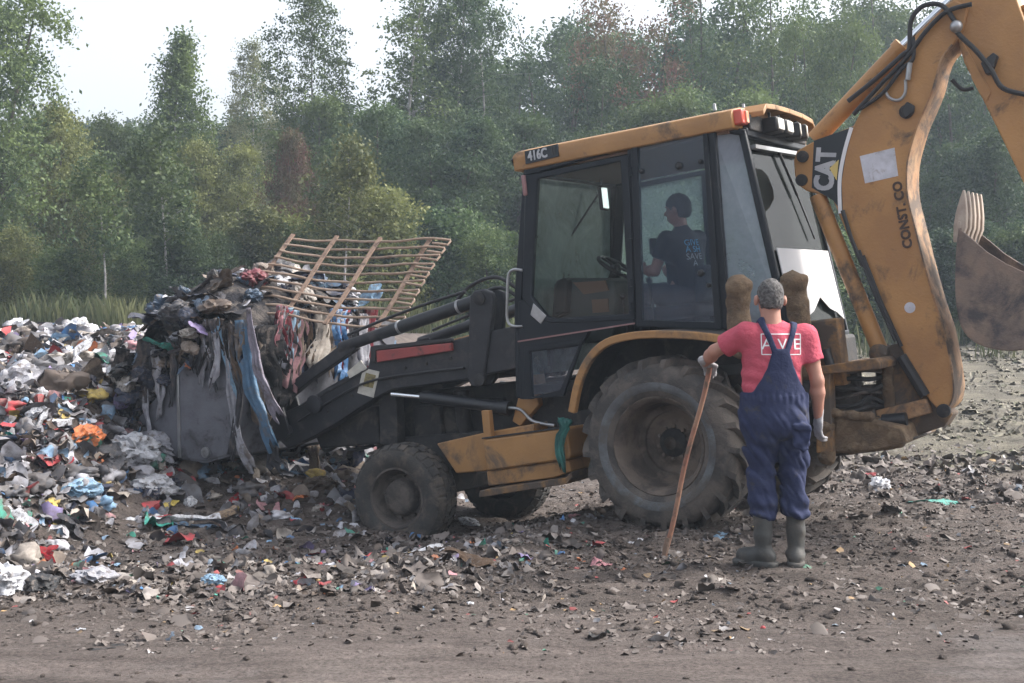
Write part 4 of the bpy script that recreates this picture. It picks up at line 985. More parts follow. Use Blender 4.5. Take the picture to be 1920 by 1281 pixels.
# stick, running down outside the frame to the digging bucket
SY = .125
STK = poly('stick', 'boom_yellow', [(1788, -70), (1786, 20), (1795, 75), (1808, 118), (1832, 165), (1862, 225), (1920, 345), (2000, 520), (2030, 560), (2062, 548), (2050, 480), (1990, 260), (1940, 90), (1905, -5), (1870, -90)], SY, -SY, None, .010)
poly('stick_plate', 'boom_yellow', [(1800, 70), (1858, 172), (1850, 190), (1838, 178), (1822, 148)], SY+.012, SY-.01, STK, .004)
poly('hose_bracket', 'rubber', [(1838, 118), (1862, 98), (1870, 104), (1858, 138), (1848, 140)], SY+.07, SY, STK, .008)
b2 = [np.array(U(a, b, 0)) for a, b in ((1925, 10), (2040, 300))]
bc2 = part(MB().tube([b2[0], b2[0] + (b2[1]-b2[0])*.7], .055, 16), 'bucket_cylinder', 'boom_yellow'); part(MB().tube([b2[0] + (b2[1]-b2[0])*.7, b2[1]], .028, 12), 'rod', 'chrome', bc2)
part(MB().prism(PL([(2030, 290), (2052, 300), (2062, 420), (2050, 545), (2030, 545), (2040, 420)], .1), .10, -.10), 'bucket_linkage', 'boom_rust', bc2, bevel=.008)
# digging bucket
DY = .31
shell = catmull([U2(a, b, DY) for a, b in [(1797, 428), (1792, 480), (1791, 545), (1798, 600), (1815, 632), (1845, 650), (1890, 658), (1950, 652), (2010, 630), (2045, 590)]], 4)
DB = part(sheet(shell, DY, -DY, -.022), 'digging_bucket', 'backhoe_bucket', smooth=50)
sp = PL([(1797, 428), (1792, 480), (1791, 545), (1798, 600), (1815, 632), (1845, 650), (1890, 658), (1950, 652), (2010, 630), (2045, 590), (2040, 545), (1985, 535), (1930, 515), (1885, 494), (1850, 472), (1822, 448)], DY)
for s in (1, -1):
    part(MB().prism(sp, s*(DY+.004), s*(DY-.022)), 'bucket_cheek', 'backhoe_bucket', DB, bevel=.004)
    part(MB().prism(PL([(1985, 600), (2010, 530), (2060, 535), (2075, 580), (2040, 620)], .1), s*.16, s*.13), 'bucket_ear', 'backhoe_bucket', DB, bevel=.006)
lipA = np.array([shell[0][0], 0, shell[0][1]]); up_ = np.array([shell[0][0]-shell[4][0], 0, shell[0][1]-shell[4][1]]); up_ /= np.linalg.norm(up_)
nin = np.array([-up_[2], 0, up_[0]]); nin = nin if nin[0] < 0 else -nin
for k_ in range(5):
    y_ = DY - .04 - k_*(2*DY-.08)/4; base = lipA + np.array([0, y_, 0]) - up_*.10; tip = lipA + np.array([0, y_, 0]) + up_*.27
    V = []
    for t, wd, th in ((0, .06, .05), (.30, .07, .085), (.55, .064, .075), (.8, .05, .045), (1, .028, .014)):
        p = base + (tip-base)*t + nin*(.005 if t > .2 else -.005)
        for i, j in ((-1,-1), (1,-1), (1,1), (-1,1)): V.append(p + np.array([0, i*wd/2, 0]) + nin*(j*th/2))
    Fs = [(0,1,2,3), (19,18,17,16)] + [(j*4+i, j*4+(i+1) % 4, j*4+4+(i+1) % 4, j*4+4+i) for j in range(4) for i in range(4)]
    part(MB().add(V, Fs), 'tooth', 'tooth_metal', DB, bevel=.006)
part(MB().add([lipA + np.array([0, y, 0]) + up_*a_ + nin*b_ for a_, b_ in ((-.06, -.02), (.05, -.008), (.05, .012), (-.06, .02)) for y in (DY, -DY)], [(0,1,3,2), (2,3,5,4), (4,5,7,6), (6,7,1,0), (0,2,4,6), (7,5,3,1)]), 'cutting_edge', 'tooth_metal', DB, bevel=.004)
# ================================================================ people
pmat('skin', (.42, .22, .16), .55, 0, (.38, .18, .13), 9)
pmat('hair_grey', (.05, .046, .045), .85, 0, (.15, .142, .14), 40, None, 0, 1, .6, 160)
pmat('hair_dark', (.02, .017, .016), .7, 0, (.03, .026, .024), 30, None, 0, 1, .5, 160)
pmat('shirt_coral', (.50, .085, .125), .85, 0, (.44, .074, .11), 6, None, 0, 1, .55, 9, .3, 0, .05)
pmat('overall_navy', (.015, .021, .060), .85, 0, (.026, .034, .082), 6, (.05, .048, .055), .12, 6, .3, 8, .3, 0, .05)
pmat('boot_rubber', (.035, .036, .036), .6, 0, (.05, .05, .047), 6, (.09, .08, .07), .34, 5, .2, 40)
pmat('glove_cloth', (.40, .39, .40), .9, 0, (.30, .29, .30), 18, None, 0, 1, .4, 90)
pmat('glove_palm', (.035, .035, .04), .8)
pmat('tee_black', (.02, .02, .027), .9, 0, (.028, .028, .036), 5)
pmat('jeans_dark', (.03, .035, .05), .9, 0, (.045, .05, .065), 8)
pmat('eye_white', (.7, .68, .66), .3); pmat('wood_handle', (.26, .10, .065), .7, 0, (.34, .20, .13), 6, (.14, .1, .075), .3, 8)
def sd_obj(name, fn, lo, hi, h, mat, parent):
    me = sdf_mesh(name, fn, lo, hi, h); return link(name, me, mat, parent)
def A_(*p): return np.array(p, float)
def head_sdf(P, c, yaw):
    """head centred on c facing +y turned by yaw"""
    Rm = np.array(Matrix.Rotation(yaw, 3, 'Z')); Q = (P - c) @ Rm
    d = s_ell(Q, (0, -.012, .022), (.077, .097, .098)); d = smin(d, s_ell(Q, (0, .028, -.05), (.058, .066, .072)), .03)
    d = smin(d, s_cone(Q, (0, .088, .005), (0, .108, -.022), .011, .017), .012)
    for s in (-1, 1):
        d = smin(d, s_ell(Q, (s*.090, -.010, -.012), (.014, .026, .036)), .008)
        d = smax(d, -s_ell(Q, (s*.032, .098, .012), (.018, .014, .012)), .012)
        d = smin(d, s_cone(Q, (s*.012, .094, .03), (s*.05, .08, .032), .007, .006), .01)
    d = smax(d, -s_box(Q, (0, .104, -.062), (.022, .012, .002)), .006); d = smin(d, s_cone(Q, (-.018, .09, -.068), (.018, .09, -.068), .007, .007), .006)
    return d
def hair_sdf(P, c, yaw, th=.009, low=-.045):
    Rm = np.array(Matrix.Rotation(yaw, 3, 'Z')); Q = (P - c) @ Rm
    d = s_ell(Q, (0, -.014, .024), (.077+th, .099+th, .099+th)); d = smin(d, s_ell(Q, (0, -.03, -.03), (.066+th*.5, .072+th*.6, .06)), .03)
    lim = np.where(Q[:, 1] > -.03, low + .03 + np.maximum(0, Q[:, 1])*.75, low - .028) + .012*fbm(Q[:, 0]*45, Q[:, 1]*45, Q[:, 2]*25, 2, 14)
    side = np.maximum(0, .03 - np.hypot(Q[:, 1] + .008, Q[:, 2] + .008))*(np.abs(Q[:, 0]) > .05)
    d = smax(d, lim - Q[:, 2], .006) + side*.8; return d + .006*fbm(Q[:, 0]*85, Q[:, 1]*85, Q[:, 2]*85, 2, 4)

# ---------------------------------------------------------------- worker with the stick, seen from behind (x right, y ahead)
WX, WY = (1455-960)/F*7.95, 7.95
WZ = float(gh(WX, WY)) + .0
MAN = empty('person', (WX, WY, WZ))
tag(MAN, 'worker in coral shirt and navy bib overalls leaning on a long stick', 'person')
H = .0
sl, sr = A_(-.185, .0, 1.435), A_(.18, .0, 1.425)
el, er = A_(-.36, .13, 1.325), A_(.252, -.02, 1.15)
wl, wr = A_(-.398, .275, 1.25), A_(.272, .03, .925)
hc = A_(-.035, .02, 1.655)
def torso(P, g=0):
    d = s_ell(P, (-.01, .01, 1.30), (.20+g, .135+g, .20+g)); d = smin(d, s_ell(P, (-.01, .015, 1.12), (.195+g, .145+g, .17+g)), .08)
    d = smin(d, s_ell(P, (-.005, .0, .96), (.19+g, .14+g, .15+g)), .08); d = smin(d, s_cone(P, (-.15, 0, 1.43), (.14, 0, 1.425), .062+g, .062+g, (1, 1, 1)), .06)
    d = smin(d, s_cone(P, (-.03, -.005, 1.42), (-.03, .0, 1.50), .075+g, .058+g), .05); return d
def legs(P, g=0):
    d = s_chain(P, [(-.09, 0, .90), (-.085, .02, .52), (-.08, -.01, .10)], [.10+g, .075+g, .05+g]); return smin(d, s_chain(P, [(.09, 0, .90), (.105, .03, .52), (.125, 0, .10)], [.10+g, .075+g, .05+g]), .02)
def body(P):
    d = smin(torso(P, -.02), legs(P, -.015), .04)
    d = smin(d, s_cone(P, (-.03, -.005, 1.47), hc + A_(0, -.015, -.06), .064, .06), .03); d = smin(d, head_sdf(P, hc, rad(4)), .02)
    d = smin(d, s_chain(P, [sl, (sl+el)/2, el, el*.6+wl*.4, wl], [.056, .049, .041, .043, .030], .02), .03)
    d = smin(d, s_chain(P, [sr, (sr+er)/2, er, er*.65+wr*.35, wr], [.056, .050, .041, .044, .030], .02), .03)
    d = smin(d, s_chain(P, [(-.075, -.01, .12), (-.09, .06, .05)], [.045, .035], .02), .02); d = smin(d, s_chain(P, [(.125, 0, .12), (.14, .08, .05)], [.045, .035], .02), .02)
    return d
sd_obj('body', body, (-.52, -.26, -.02), (.4, .42, 1.82), .0105, 'skin', MAN)
sd_obj('hair', lambda P: hair_sdf(P, hc, rad(4), .0035, -.035), (-.2, -.16, 1.5), (.12, .2, 1.82), .0045, 'hair_grey', MAN)
def wr_(P, f, a, s): return a*fbm(P[:, 0]*f, P[:, 1]*f, P[:, 2]*f*.7, 3, s)
def shirt(P):
    d = torso(P, .002)
    a = sl + (el-sl)*.70; b = sr + (er-sr)*.60
    d = smin(d, s_cone(P, sl, a, .078, .073), .035); d = smin(d, s_cone(P, sr, b, .078, .078), .035)
    d = smax(d, 1.0 - P[:, 2], .01); d = smax(d, -(s_cone(P, (-.03, 0, 1.49), (-.03, 0, 1.65), .066, .066)), .008)
    u = (el-sl)/np.linalg.norm(el-sl); d = smax(d, (P-a) @ u, .006); u = (er-sr)/np.linalg.norm(er-sr); d = smax(d, np.where(P[:, 0] > .14, (P-b) @ u, -1), .006)
    fold = .004*np.sin(P[:, 2]*70 + P[:, 0]*45 + 3*vnoise(P[:, 0]*9, P[:, 2]*9, P[:, 1]*9, 3))*sstep(1.40, 1.15, P[:, 2])
    return d + wr_(P, 11, .009, 6) + fold
sd_obj('shirt', shirt, (-.45, -.24, .96), (.38, .28, 1.6), .008, 'shirt_coral', MAN)
def overalls(P):
    z = P[:, 2]; ax = np.abs(P[:, 0]+.0)
    t = torso(P, .016)
    wdt = np.interp(z, [.9, 1.04, 1.08, 1.16, 1.24, 1.32, 1.36], [.4, .4, .165, .115, .078, .055, .05])
    bib = smax(smax(t, np.abs(P[:, 0]-.005) - wdt, .006), z - 1.345, .006)
    strap = None
    for s in (-1, 1):
        zz = np.clip((z - 1.30)/(1.50-1.30), 0, 1); cx = .005 + s*(.026 + .075*zz); k = smax(smax(torso(P, .015), np.abs(P[:, 0]-cx) - .019, .004), 1.28 - z, .004)
        strap = k if strap is None else np.minimum(strap, k)
    bib = np.minimum(bib, strap)
    hip = smax(smin(torso(P, .02), s_ell(P, (0, -.015, .88), (.20, .16, .15)), .05), z - 1.06, .01); hip = smax(hip, .76 - z, .05)
    l1 = s_chain(P, [(-.088, -.005, .86), (-.083, .01, .55), (-.08, .0, .33)], [.114, .092, .084], .03); l2 = s_chain(P, [(.093, -.005, .86), (.108, .01, .55), (.125, .0, .33)], [.114, .090, .082], .03)
    lg = np.minimum(l1, l2); lg = smax(lg, .285 + .02*np.sin(P[:, 0]*30) - z, .012)
    puck = .008*np.sin(z*62 + 26*P[:, 0] + 14*P[:, 1] + 5*vnoise(P[:, 0]*7, P[:, 1]*7, z*5, 8))*sstep(.55, .33, z) + .006*np.sin(z*34 - 40*np.abs(P[:, 0]-.01) + 5*vnoise(P[:, 0]*6, P[:, 1]*6, z*6, 28))*sstep(1.0, .85, z)*sstep(.4, .6, z) + .005*np.sin(P[:, 0]*160)*sstep(.05, .0, np.abs(z-1.045))
    d = smin(smin(hip, lg, .04), bib, .008)
    pk = s_box(P, (.125, -.155, .80), (.055, .02, .075), .01); pk2 = s_box(P, (.125, -.17, .865), (.06, .014, .02), .006); d = smin(smin(d, pk, .012), pk2, .004)
    return d + (wr_(P, 8, .014, 12) + .013*(1 - 3*np.abs(fbm(P[:, 0]*7, P[:, 1]*7, z*11 + 2*P[:, 0]*7, 2, 66))))*sstep(1.1, .9, z) + puck + .003*wr_(P, 20, 1, 2)
sd_obj('overalls', overalls, (-.3, -.26, .24), (.3, .3, 1.62), .008, 'overall_navy', MAN)
def boot(c, toe, hip):
    c = np.array(c, float); toe = np.array(toe, float)
    def fn(P):
        d = s_chain(P, [hip, c + A_(0, 0, .20), c + A_(0, 0, .09)], [.062, .055, .051], .02, (1, 1, 1))
        d = smin(d, s_cone(P, c + A_(0, 0, .05) - toe*.25, c + A_(0, 0, .048) + toe, .050, .044), .04); d = smin(d, s_ell(P, c + toe*.6 + A_(0, 0, .05), (.06, .06, .05)), .03)
        d = smax(d, P[:, 2] - .345, .006); d = smax(d, -.012 - P[:, 2], .004)
        sole = smax(s_cone(P, c - toe*.35 + A_(0, 0, .01), c + toe*1.08 + A_(0, 0, .01), .055, .052), np.abs(P[:, 2]-.008) - .018, .004); d = np.minimum(d, sole)
        d = smax(d, -s_cone(P, hip + A_(0, 0, .02), hip + A_(0, 0, .2), .058, .058), .004)
        return d + .0012*np.sin(P[:, 2]*70 + 9*P[:, 0])*sstep(.2, .12, np.abs(P[:, 2]-.14)) + .003*fbm(P[:, 0]*18, P[:, 1]*18, P[:, 2]*18, 2, 5)
    lo = np.minimum(c, c+toe) - A_(.11, .11, .03); hi = np.maximum(c, c+toe) + A_(.11, .11, .37)
    return sd_obj('boot', fn, lo, hi, .007, 'boot_rubber', MAN)
boot((-.078, -.01, 0), (-.115, .07, 0), (-.08, 0, .36)); boot((.128, .0, 0), (.03, .15, 0), (.125, 0, .36))
def hand_sdf(P, w_, fwd, out, curl, k=.007, spread=.10, r=.0105, thumb_in=.6):
    """w_ wrist, fwd towards the knuckles, out = thumb side; fingers curl towards n"""
    fwd = fwd/np.linalg.norm(fwd); out = out - fwd*(out @ fwd); out /= np.linalg.norm(out); n = np.cross(fwd, out)
    B = np.stack([out, n, fwd], 1); Q = (P - w_) @ B
    d = s_ell(Q, (0, 0, .045), (.044, .019, .056)); d = smin(d, s_cone(Q, (0, 0, -.05), (0, 0, .01), .034, .030, (1, .85, 1)), .015)
    for i, (ox, L) in enumerate(((.033, .036), (.012, .041), (-.010, .038), (-.031, .030))):
        p = A_(ox, 0, .085 + (.004 if i in (1, 2) else -.004)); pts = [p]; a = curl*.45
        for j, l in enumerate((L, L*.72, L*.55)):
            a2 = a + curl*(.0, .9, 1.6)[j]; p = p + l*A_(math.sin(spread)*ox*6*math.cos(a2)*.15, math.sin(a2), math.cos(a2)); pts.append(p)
        d = smin(d, s_chain(Q, pts, [r*1.1, r*1.05, r*.95, r*.8], .004), .006)
    pts = [A_(.034, .004, .02), A_(.058, .014, .05), A_(.056 - .02*thumb_in, .036*thumb_in + .01, .078)]
    return smin(d, s_chain(Q, pts, [r*1.45, r*1.2, r*.95], .006), .01)
# stick: foot on the ground ahead and to the left, top in the left hand
foot = at(1243, 1046, 8.42); topw = A_(WX, WY, WZ) + A_(-.362, .335, 1.212); foot[2] = float(gh(foot[0], foot[1])) - .03
fl_ = foot - A_(WX, WY, WZ); tl_ = topw - A_(WX, WY, WZ); ax_ = (tl_-fl_)/np.linalg.norm(tl_-fl_)
gl_ = wl + A_(-.0, .02, -.02)
hl = lambda P: hand_sdf(P, wl + A_(.0, .0, .0), A_(.35, .75, -.28), A_(1, -.45, .1), .85, thumb_in=1.0)
g1 = sd_obj('glove', hl, wl - A_(.13, .12, .16), wl + A_(.18, .22, .1), .005, 'glove_cloth', MAN)
hr_ = lambda P: hand_sdf(P, wr + A_(.003, .005, -.015), A_(-.02, .10, -1), A_(-.35, 1, 0), .75, thumb_in=.7)
g2 = sd_obj('glove', hr_, wr - A_(.12, .1, .21), wr + A_(.12, .16, .08), .005, 'glove_cloth', MAN)
sb = empty('walking_stick', tuple(foot)); tag(sb, 'long reddish brown wooden pole held by the worker and set in the mud', 'pole')
L_ = topw - foot; mb = MB(); pth = [Vector(L_*t) + Vector((.008*math.sin(t*9), 0, .0)) for t in np.linspace(0, 1.03, 14)]
mb.tube(pth, [.017]*2 + [.0165]*10 + [.018, .016], 10); mb.build('shaft', 'wood_handle', sb)
mb = MB(); mb.tube([Vector(L_*t) for t in (-.01, .06, .12)], [.012, .021, .020], 10); mb.build('metal_tip', 'rust', sb)
# print on the shirt back: frame and letters on the cloth
from mathutils.bvhtree import BVHTree
def project_back(V, Fs, objs, fx, dirv=(0, 1, 0), off=.003):
    bv = []
    for o in objs:
        me = o.data; bv.append(BVHTree.FromPolygons([v.co.copy() for v in me.vertices], [tuple(p.vertices) for p in me.polygons]))
    R_ = []
    for v in V:
        o = Vector(fx(v)); best = None
        for t in bv:
            h = t.ray_cast(o, Vector(dirv))
            if h[0] is not None and (best is None or (h[0]-o).length < (best-o).length): best = h[0]
        R_.append((best if best is not None else o + Vector(dirv)*.3) - Vector(dirv)*off)
    return R_
shirt_o = [c for c in MAN.children if c.name.startswith('shirt')][0]
def shirt_print(name, V, Fs):
    V2 = project_back(V, Fs, [shirt_o], lambda v: (v[0], -.5, v[1]))
    mb = MB(); mb.add(V2, Fs); return mb.build(name, 'white_print', MAN, smooth=0)
def subdiv_rect(x0, z0, x1, z1, w=.006, n=14):
    V = []; Fs = []
    def seg(a, b):
        a, b = np.array(a), np.array(b); d = (b-a)/np.linalg.norm(b-a); q = np.array([-d[1], d[0]])*w/2
        for i in range(n):
            k = len(V); p, r = a+(b-a)*i/n, a+(b-a)*(i+1)/n; V.extend([p-q, r-q, r+q, p+q]); Fs.append((k, k+1, k+2, k+3))
    seg((x0, z0), (x1, z0)); seg((x1, z0), (x1, z1)); seg((x1, z1), (x0, z1)); seg((x0, z1), (x0, z0)); return V, Fs
zA = (1238-320)/667; V, Fs = subdiv_rect((302-375)/667, zA-.065, (463-375)/667, zA+.06); shirt_print('shirt_frame_print', V, Fs)
for ch_, cx in (('A', -.078), ('V', .015), ('E', .108)):
    tv, tf = text_geo(ch_, .095); bmx = bmesh.new(); vv = [bmx.verts.new((v[0]*1.05 + cx, v[1] + zA - .005, 0)) for v in tv if True]
    bmx.verts.index_update()
    for f in tf:
        try: bmx.faces.new([vv[i] for i in f])
        except ValueError: pass
    bmesh.ops.remove_doubles(bmx, verts=bmx.verts, dist=1e-4); bmesh.ops.triangulate(bmx, faces=bmx.faces); bmesh.ops.subdivide_edges(bmx, edges=bmx.edges, cuts=2, use_grid_fill=True)
    bmx.verts.index_update(); shirt_print('shirt_letter', [(v.co.x, v.co.y) for v in bmx.verts], [tuple(v.index for v in f.verts) for f in bmx.faces]); bmx.free()

# ---------------------------------------------------------------- operator in the cab (x ahead in tractor coordinates; built facing +y, turned)
OP = empty('person'); sx0 = U(1288, 470, .02)[0]
base_l = np.array([sx0+.03, .02, 1.09])
OP.location = tuple(OT + RT @ base_l); OP.rotation_euler = (e3 @ Matrix.Rotation(rad(-112), 3, 'Z')).to_euler()
tag(OP, 'operator in black printed t-shirt sitting in the machine cab with a phone', 'person')
oh = A_(.0, .02, .745)      # head centre over the seat
osl, osr = A_(-.18, .0, .50), A_(.18, .0, .50); oel, oer = A_(-.25, .10, .26), A_(.24, .12, .26); owl, owr = A_(-.16, .33, .29), A_(.16, .34, .24)
def otorso(P, g=0):
    d = s_ell(P, (0, 0, .36), (.185+g, .115+g, .2+g)); d = smin(d, s_ell(P, (0, .01, .14), (.17+g, .12+g, .17+g)), .08)
    d = smin(d, s_cone(P, (-.14, 0, .50), (.14, 0, .50), .06+g, .06+g), .06); return smin(d, s_cone(P, (0, -.005, .5), (0, .0, .57), .07+g, .055+g), .05)
def obody(P):
    d = otorso(P, -.015); d = smin(d, s_cone(P, (0, -.005, .54), oh + A_(0, -.012, -.06), .058, .054), .03); d = smin(d, head_sdf(P, oh, rad(22)), .02)
    for a, b, c_ in ((osl, oel, owl), (osr, oer, owr)): d = smin(d, s_chain(P, [a, b, b*.6+c_*.4, c_], [.054, .043, .045, .029], .02), .03)
    for s in (-1, 1): d = smin(d, s_chain(P, [(s*.09, 0, .06), (s*.13, .42, .10), (s*.13, .48, -.30)], [.085, .06, .045], .03), .03)
    return d
sd_obj('body', obody, (-.38, -.25, -.38), (.38, .62, .92), .013, 'skin', OP)
sd_obj('hair', lambda P: hair_sdf(P, oh, rad(22), .012, -.045), (-.15, -.17, .6), (.15, .2, .9), .009, 'hair_dark', OP)
def otee(P):
    d = otorso(P, .006)
    for a, b in ((osl, oel), (osr, oer)):
        q = a+(b-a)*.62; d = smin(d, s_cone(P, a, q, .07, .066), .03); u = (b-a)/np.linalg.norm(b-a); d = smax(d, np.where(np.abs(P[:, 0]) > .16, (P-q) @ u, -1), .006)
    return smax(d, .02 - P[:, 2], .01) + .008*fbm(P[:, 0]*10, P[:, 1]*10, P[:, 2]*10, 3, 4)
TEE = sd_obj('t_shirt', otee, (-.36, -.24, 0), (.36, .3, .64), .011, 'tee_black', OP)
def ojeans(P):
    d = s_ell(P, (0, .03, .05), (.185, .15, .11))
    for s in (-1, 1): d = smin(d, s_chain(P, [(s*.09, 0, .06), (s*.13, .42, .10), (s*.13, .48, -.30)], [.10, .078, .066], .03), .03)
    return d + .008*fbm(P[:, 0]*10, P[:, 1]*10, P[:, 2]*10, 3, 9)
sd_obj('trousers', ojeans, (-.36, -.25, -.4), (.36, .65, .24), .013, 'jeans_dark', OP)
for w__, o_ in ((owl, 1), (owr, -1)):
    sd_obj('hand', lambda P, w__=w__, o_=o_: hand_sdf(P, w__ - A_(0, .01, 0), A_(0, 1, .35), A_(o_*.5, 0, 1), .8*1, thumb_in=.7), w__ - .12, w__ + .19, .0065, 'skin', OP)
for s, z, mt in (('GIVE', .455, 'blue_print'), ('A SH', .40, 'blue_print'), ('SAVE', .34, 'pale_print'), ('A', .285, 'pale_print')):
    tv, tf = text_geo(s, .072); x0_ = .0
    V2 = project_back([(v[0]*1.1, v[1] + z) for v in tv], tf, [TEE], lambda v: (v[0], -.5, v[1])); MB().add(V2, tf).build('shirt_letters', mt, OP, smooth=0)
ph = empty('phone'); phc = OT + RT @ np.array(U(1225, 462, .16)); ph.location = tuple(phc); ph.rotation_euler = OP.rotation_euler
tag(ph, 'black phone held up by the operator inside the cab', 'phone')
MB().box((0, 0, 0), (.085, .012, .135)).build('phone_body', 'rubber', ph, bevel=.006); MB().box((0, -.0075, 0), (.072, .002, .118)).build('screen', 'decal_black', ph)
# ================================================================ rubbish
PAL = {'white': (.58, .59, .63), 'grey white': (.37, .37, .41), 'cream': (.42, .38, .34), 'light blue': (.22, .36, .50), 'blue': (.06, .17, .36), 'navy': (.025, .032, .06), 'black': (.018, .018, .02),
 'dark grey': (.06, .06, .068), 'brown': (.10, .068, .048), 'tan': (.22, .175, .14), 'red': (.42, .035, .045), 'dark red': (.16, .03, .04), 'orange': (.60, .17, .05), 'yellow': (.52, .40, .08),
 'teal': (.05, .34, .28), 'green': (.06, .20, .11), 'purple': (.24, .19, .36), 'pink': (.50, .24, .27), 'denim': (.09, .14, .21)}
for k_, c_ in list(PAL.items()) + [('lilac', (.33, .30, .36)), ('dusty pink', (.30, .17, .18)), ('sea blue', (.07, .16, .27))]:
    dk = tuple(v*.62 for v in c_)
    pmat('plastic ' + k_, c_, .42, 0, dk, 7, (.14, .118, .105), .24, 5, .35, 26, .5, .18, .04); pmat('cloth ' + k_, c_, .92, 0, dk, 9, (.12, .10, .09), .28, 6, .4, 40, .2, .18, .03)
pmat('load_mass', (.05, .046, .046), .95, 0, (.12, .105, .095), 9, (.02, .02, .025), .5, 6, .9, 25, .2, 0, .05); pmat('straw', (.22, .145, .085), .95, 0, (.12, .08, .05), 20, None, 0, 1, .8, 60); pmat('cardboard', (.30, .22, .15), .9, 0, (.2, .15, .11), 6, (.1, .085, .075), .3, 5, .2, 30, .2, .2)
def ground_hit(px, py):
    r = ray(px, py); lo = 4.0
    for d in np.arange(4.5, 60, .05):
        p = CAMP + r*d
        if p[2] <= float(gh(p[0], p[1], False)): return p
    return CAMP + r*60
def bag_mesh(seed, flat=.6, rough=.42):
    bm = bmesh.new(); bmesh.ops.create_icosphere(bm, subdivisions=4, radius=1); P = np.array([v.co[:] for v in bm.verts])
    q = P*1.5 + seed*7.3
    rd = 1 - np.abs(fbm(q[:, 0]*1.6, q[:, 1]*1.6, q[:, 2]*1.6, 3, seed)); big = fbm(q[:, 0]*.7, q[:, 1]*.7, q[:, 2]*.7, 2, seed+40)
    r = .62 + rough*big + .42*(rd**2 - .4) + .06*fbm(q[:, 0]*7, q[:, 1]*7, q[:, 2]*7, 2, seed+9)
    P = P*np.maximum(.2, r)[:, None]*np.array([1.1, .85, flat]); P[:, 2] -= P[:, 2].min()*.75
    for v, p in zip(bm.verts, P): v.co = p
    me = bpy.data.meshes.new('bag'); bm.to_mesh(me); bm.free(); me.polygons.foreach_set('use_smooth', [True]*len(me.polygons)); me.set_sharp_from_angle(angle=rad(50)); return me
def crumple(u, v, o, amp):
    a = 1 - np.abs(fbm(u*1.3 + o, v*1.3 - o, o*.7, 3, 17))*2.2; b = fbm(u*.8 - o*1.7, v*.8 + o, o, 2, 23); return amp*(.55*a + .9*b)
def sheet_mesh(seed, n=15, amp=.45, asp=.7):
    t = np.linspace(-1, 1, n); u, v = np.meshgrid(t, t, indexing='ij'); o = seed*3.71; u, v = u*np.sqrt(1 - .42*v*v), v*np.sqrt(1 - .42*u*u)
    ang = np.arctan2(v, u); sh = 1 + .25*np.sin(ang*3 + o) + .15*np.sin(ang*5 - o)
    x = u*sh + .12*vnoise(u*2.5 + o, v*2.5, 3, 5); y = v*sh*asp + .12*vnoise(u*2.5, v*2.5 + o, 7, 6); z = crumple(u, v, o, amp); z = z - z.min()*.6
    I_ = np.arange(n*n).reshape(n, n); Fq_ = np.stack([I_[:-1, :-1], I_[1:, :-1], I_[1:, 1:], I_[:-1, 1:]], -1).reshape(-1, 4)
    return npmesh('sheet', np.stack([x, y, z], -1).reshape(-1, 3), Fq_)
def card_mesh(seed):
    rg = np.random.default_rng(seed); mb = MB(); n = 4; V = []
    for i in range(n+1):
        x = -1 + 2*i/n; z = .25*rg.normal() if 0 < i < n else 0
        for y in (-.7, .7): V += [(x + .06*rg.normal(), y + .07*rg.normal(), z + .2), (x, y, z + .17)]
    Fs = []
    for i in range(n):
        a = i*4; Fs += [(a, a+2, a+6, a+4), (a+1, a+5, a+7, a+3), (a, a+4, a+5, a+1), (a+2, a+3, a+7, a+6)]
    Fs += [(0, 1, 3, 2), (n*4, n*4+2, n*4+3, n*4+1)]
    return mb.add(V, Fs).mesh('card', 20)
def ribbon_mesh(seed):
    rg = np.random.default_rng(seed); n, m_ = 26, 6; V = []; a = 0; p = np.zeros(2)
    for i in range(n):
        a += rg.normal(0, .35); p = p + .13*np.array([math.cos(a), math.sin(a)]); sd_ = np.array([-math.sin(a), math.cos(a)]); wv = .13 + .07*math.sin(i*.5 + seed)
        for j in range(m_): s_ = j/(m_-1)*2 - 1; V.append((p[0] + sd_[0]*s_*wv - .9, p[1] + sd_[1]*s_*wv, .12 + .09*math.sin(s_*4 + i*.35) + .10*float(vnoise(i*.5, s_ + seed, 0, 3))))
    I_ = np.arange(n*m_).reshape(n, m_); return npmesh('ribbon', V, np.stack([I_[:-1, :-1], I_[1:, :-1], I_[1:, 1:], I_[:-1, 1:]], -1).reshape(-1, 4))
def bottle_mesh(k): return MB().lathe([(.001, -1), (.26, -1), (.3, -.94), (.3, -.5), (.27, -.45), (.3, -.4), (.3, .2 + .1*k), (.22, .5), (.1, .72), (.1, .8), (.13, .8), (.13, .95), (.001, .95)], 14, (0, 0, .25), 'x').mesh('bottle')
def carton_mesh(k):
    mb = MB().box((0, 0, .35), (1.5, 1.0, .6)); mb.v = [(x + .09*math.sin(3*z + k), y + .12*math.sin(4*x + k), z + .1*math.sin(5*y + 2*x + k)) for x, y, z in mb.v]
    mb.add([(.75, -.5, .65), (.75, .5, .65), (1.15, .45, .85), (1.15, -.45, .8)], [(0, 1, 2, 3)]).add([(-.75, -.5, .65), (-.75, .5, .65), (-1.1, .45, .5), (-1.1, -.45, .55)], [(0, 1, 2, 3)]); return mb.mesh('carton')
RIBS = [ribbon_mesh(s) for s in range(6)]; BOTS = [bottle_mesh(s) for s in range(2)]; CTNS = [carton_mesh(s) for s in range(3)]
BAGS = [bag_mesh(s) for s in range(8)]; SHEETS = [sheet_mesh(s, 15, random.uniform(.3, .6), random.uniform(.5, .9)) for s in range(10)]; CARDS = [card_mesh(s) for s in range(5)]
for me in BAGS + SHEETS + CARDS + RIBS + BOTS + CTNS: me.materials.append(None)
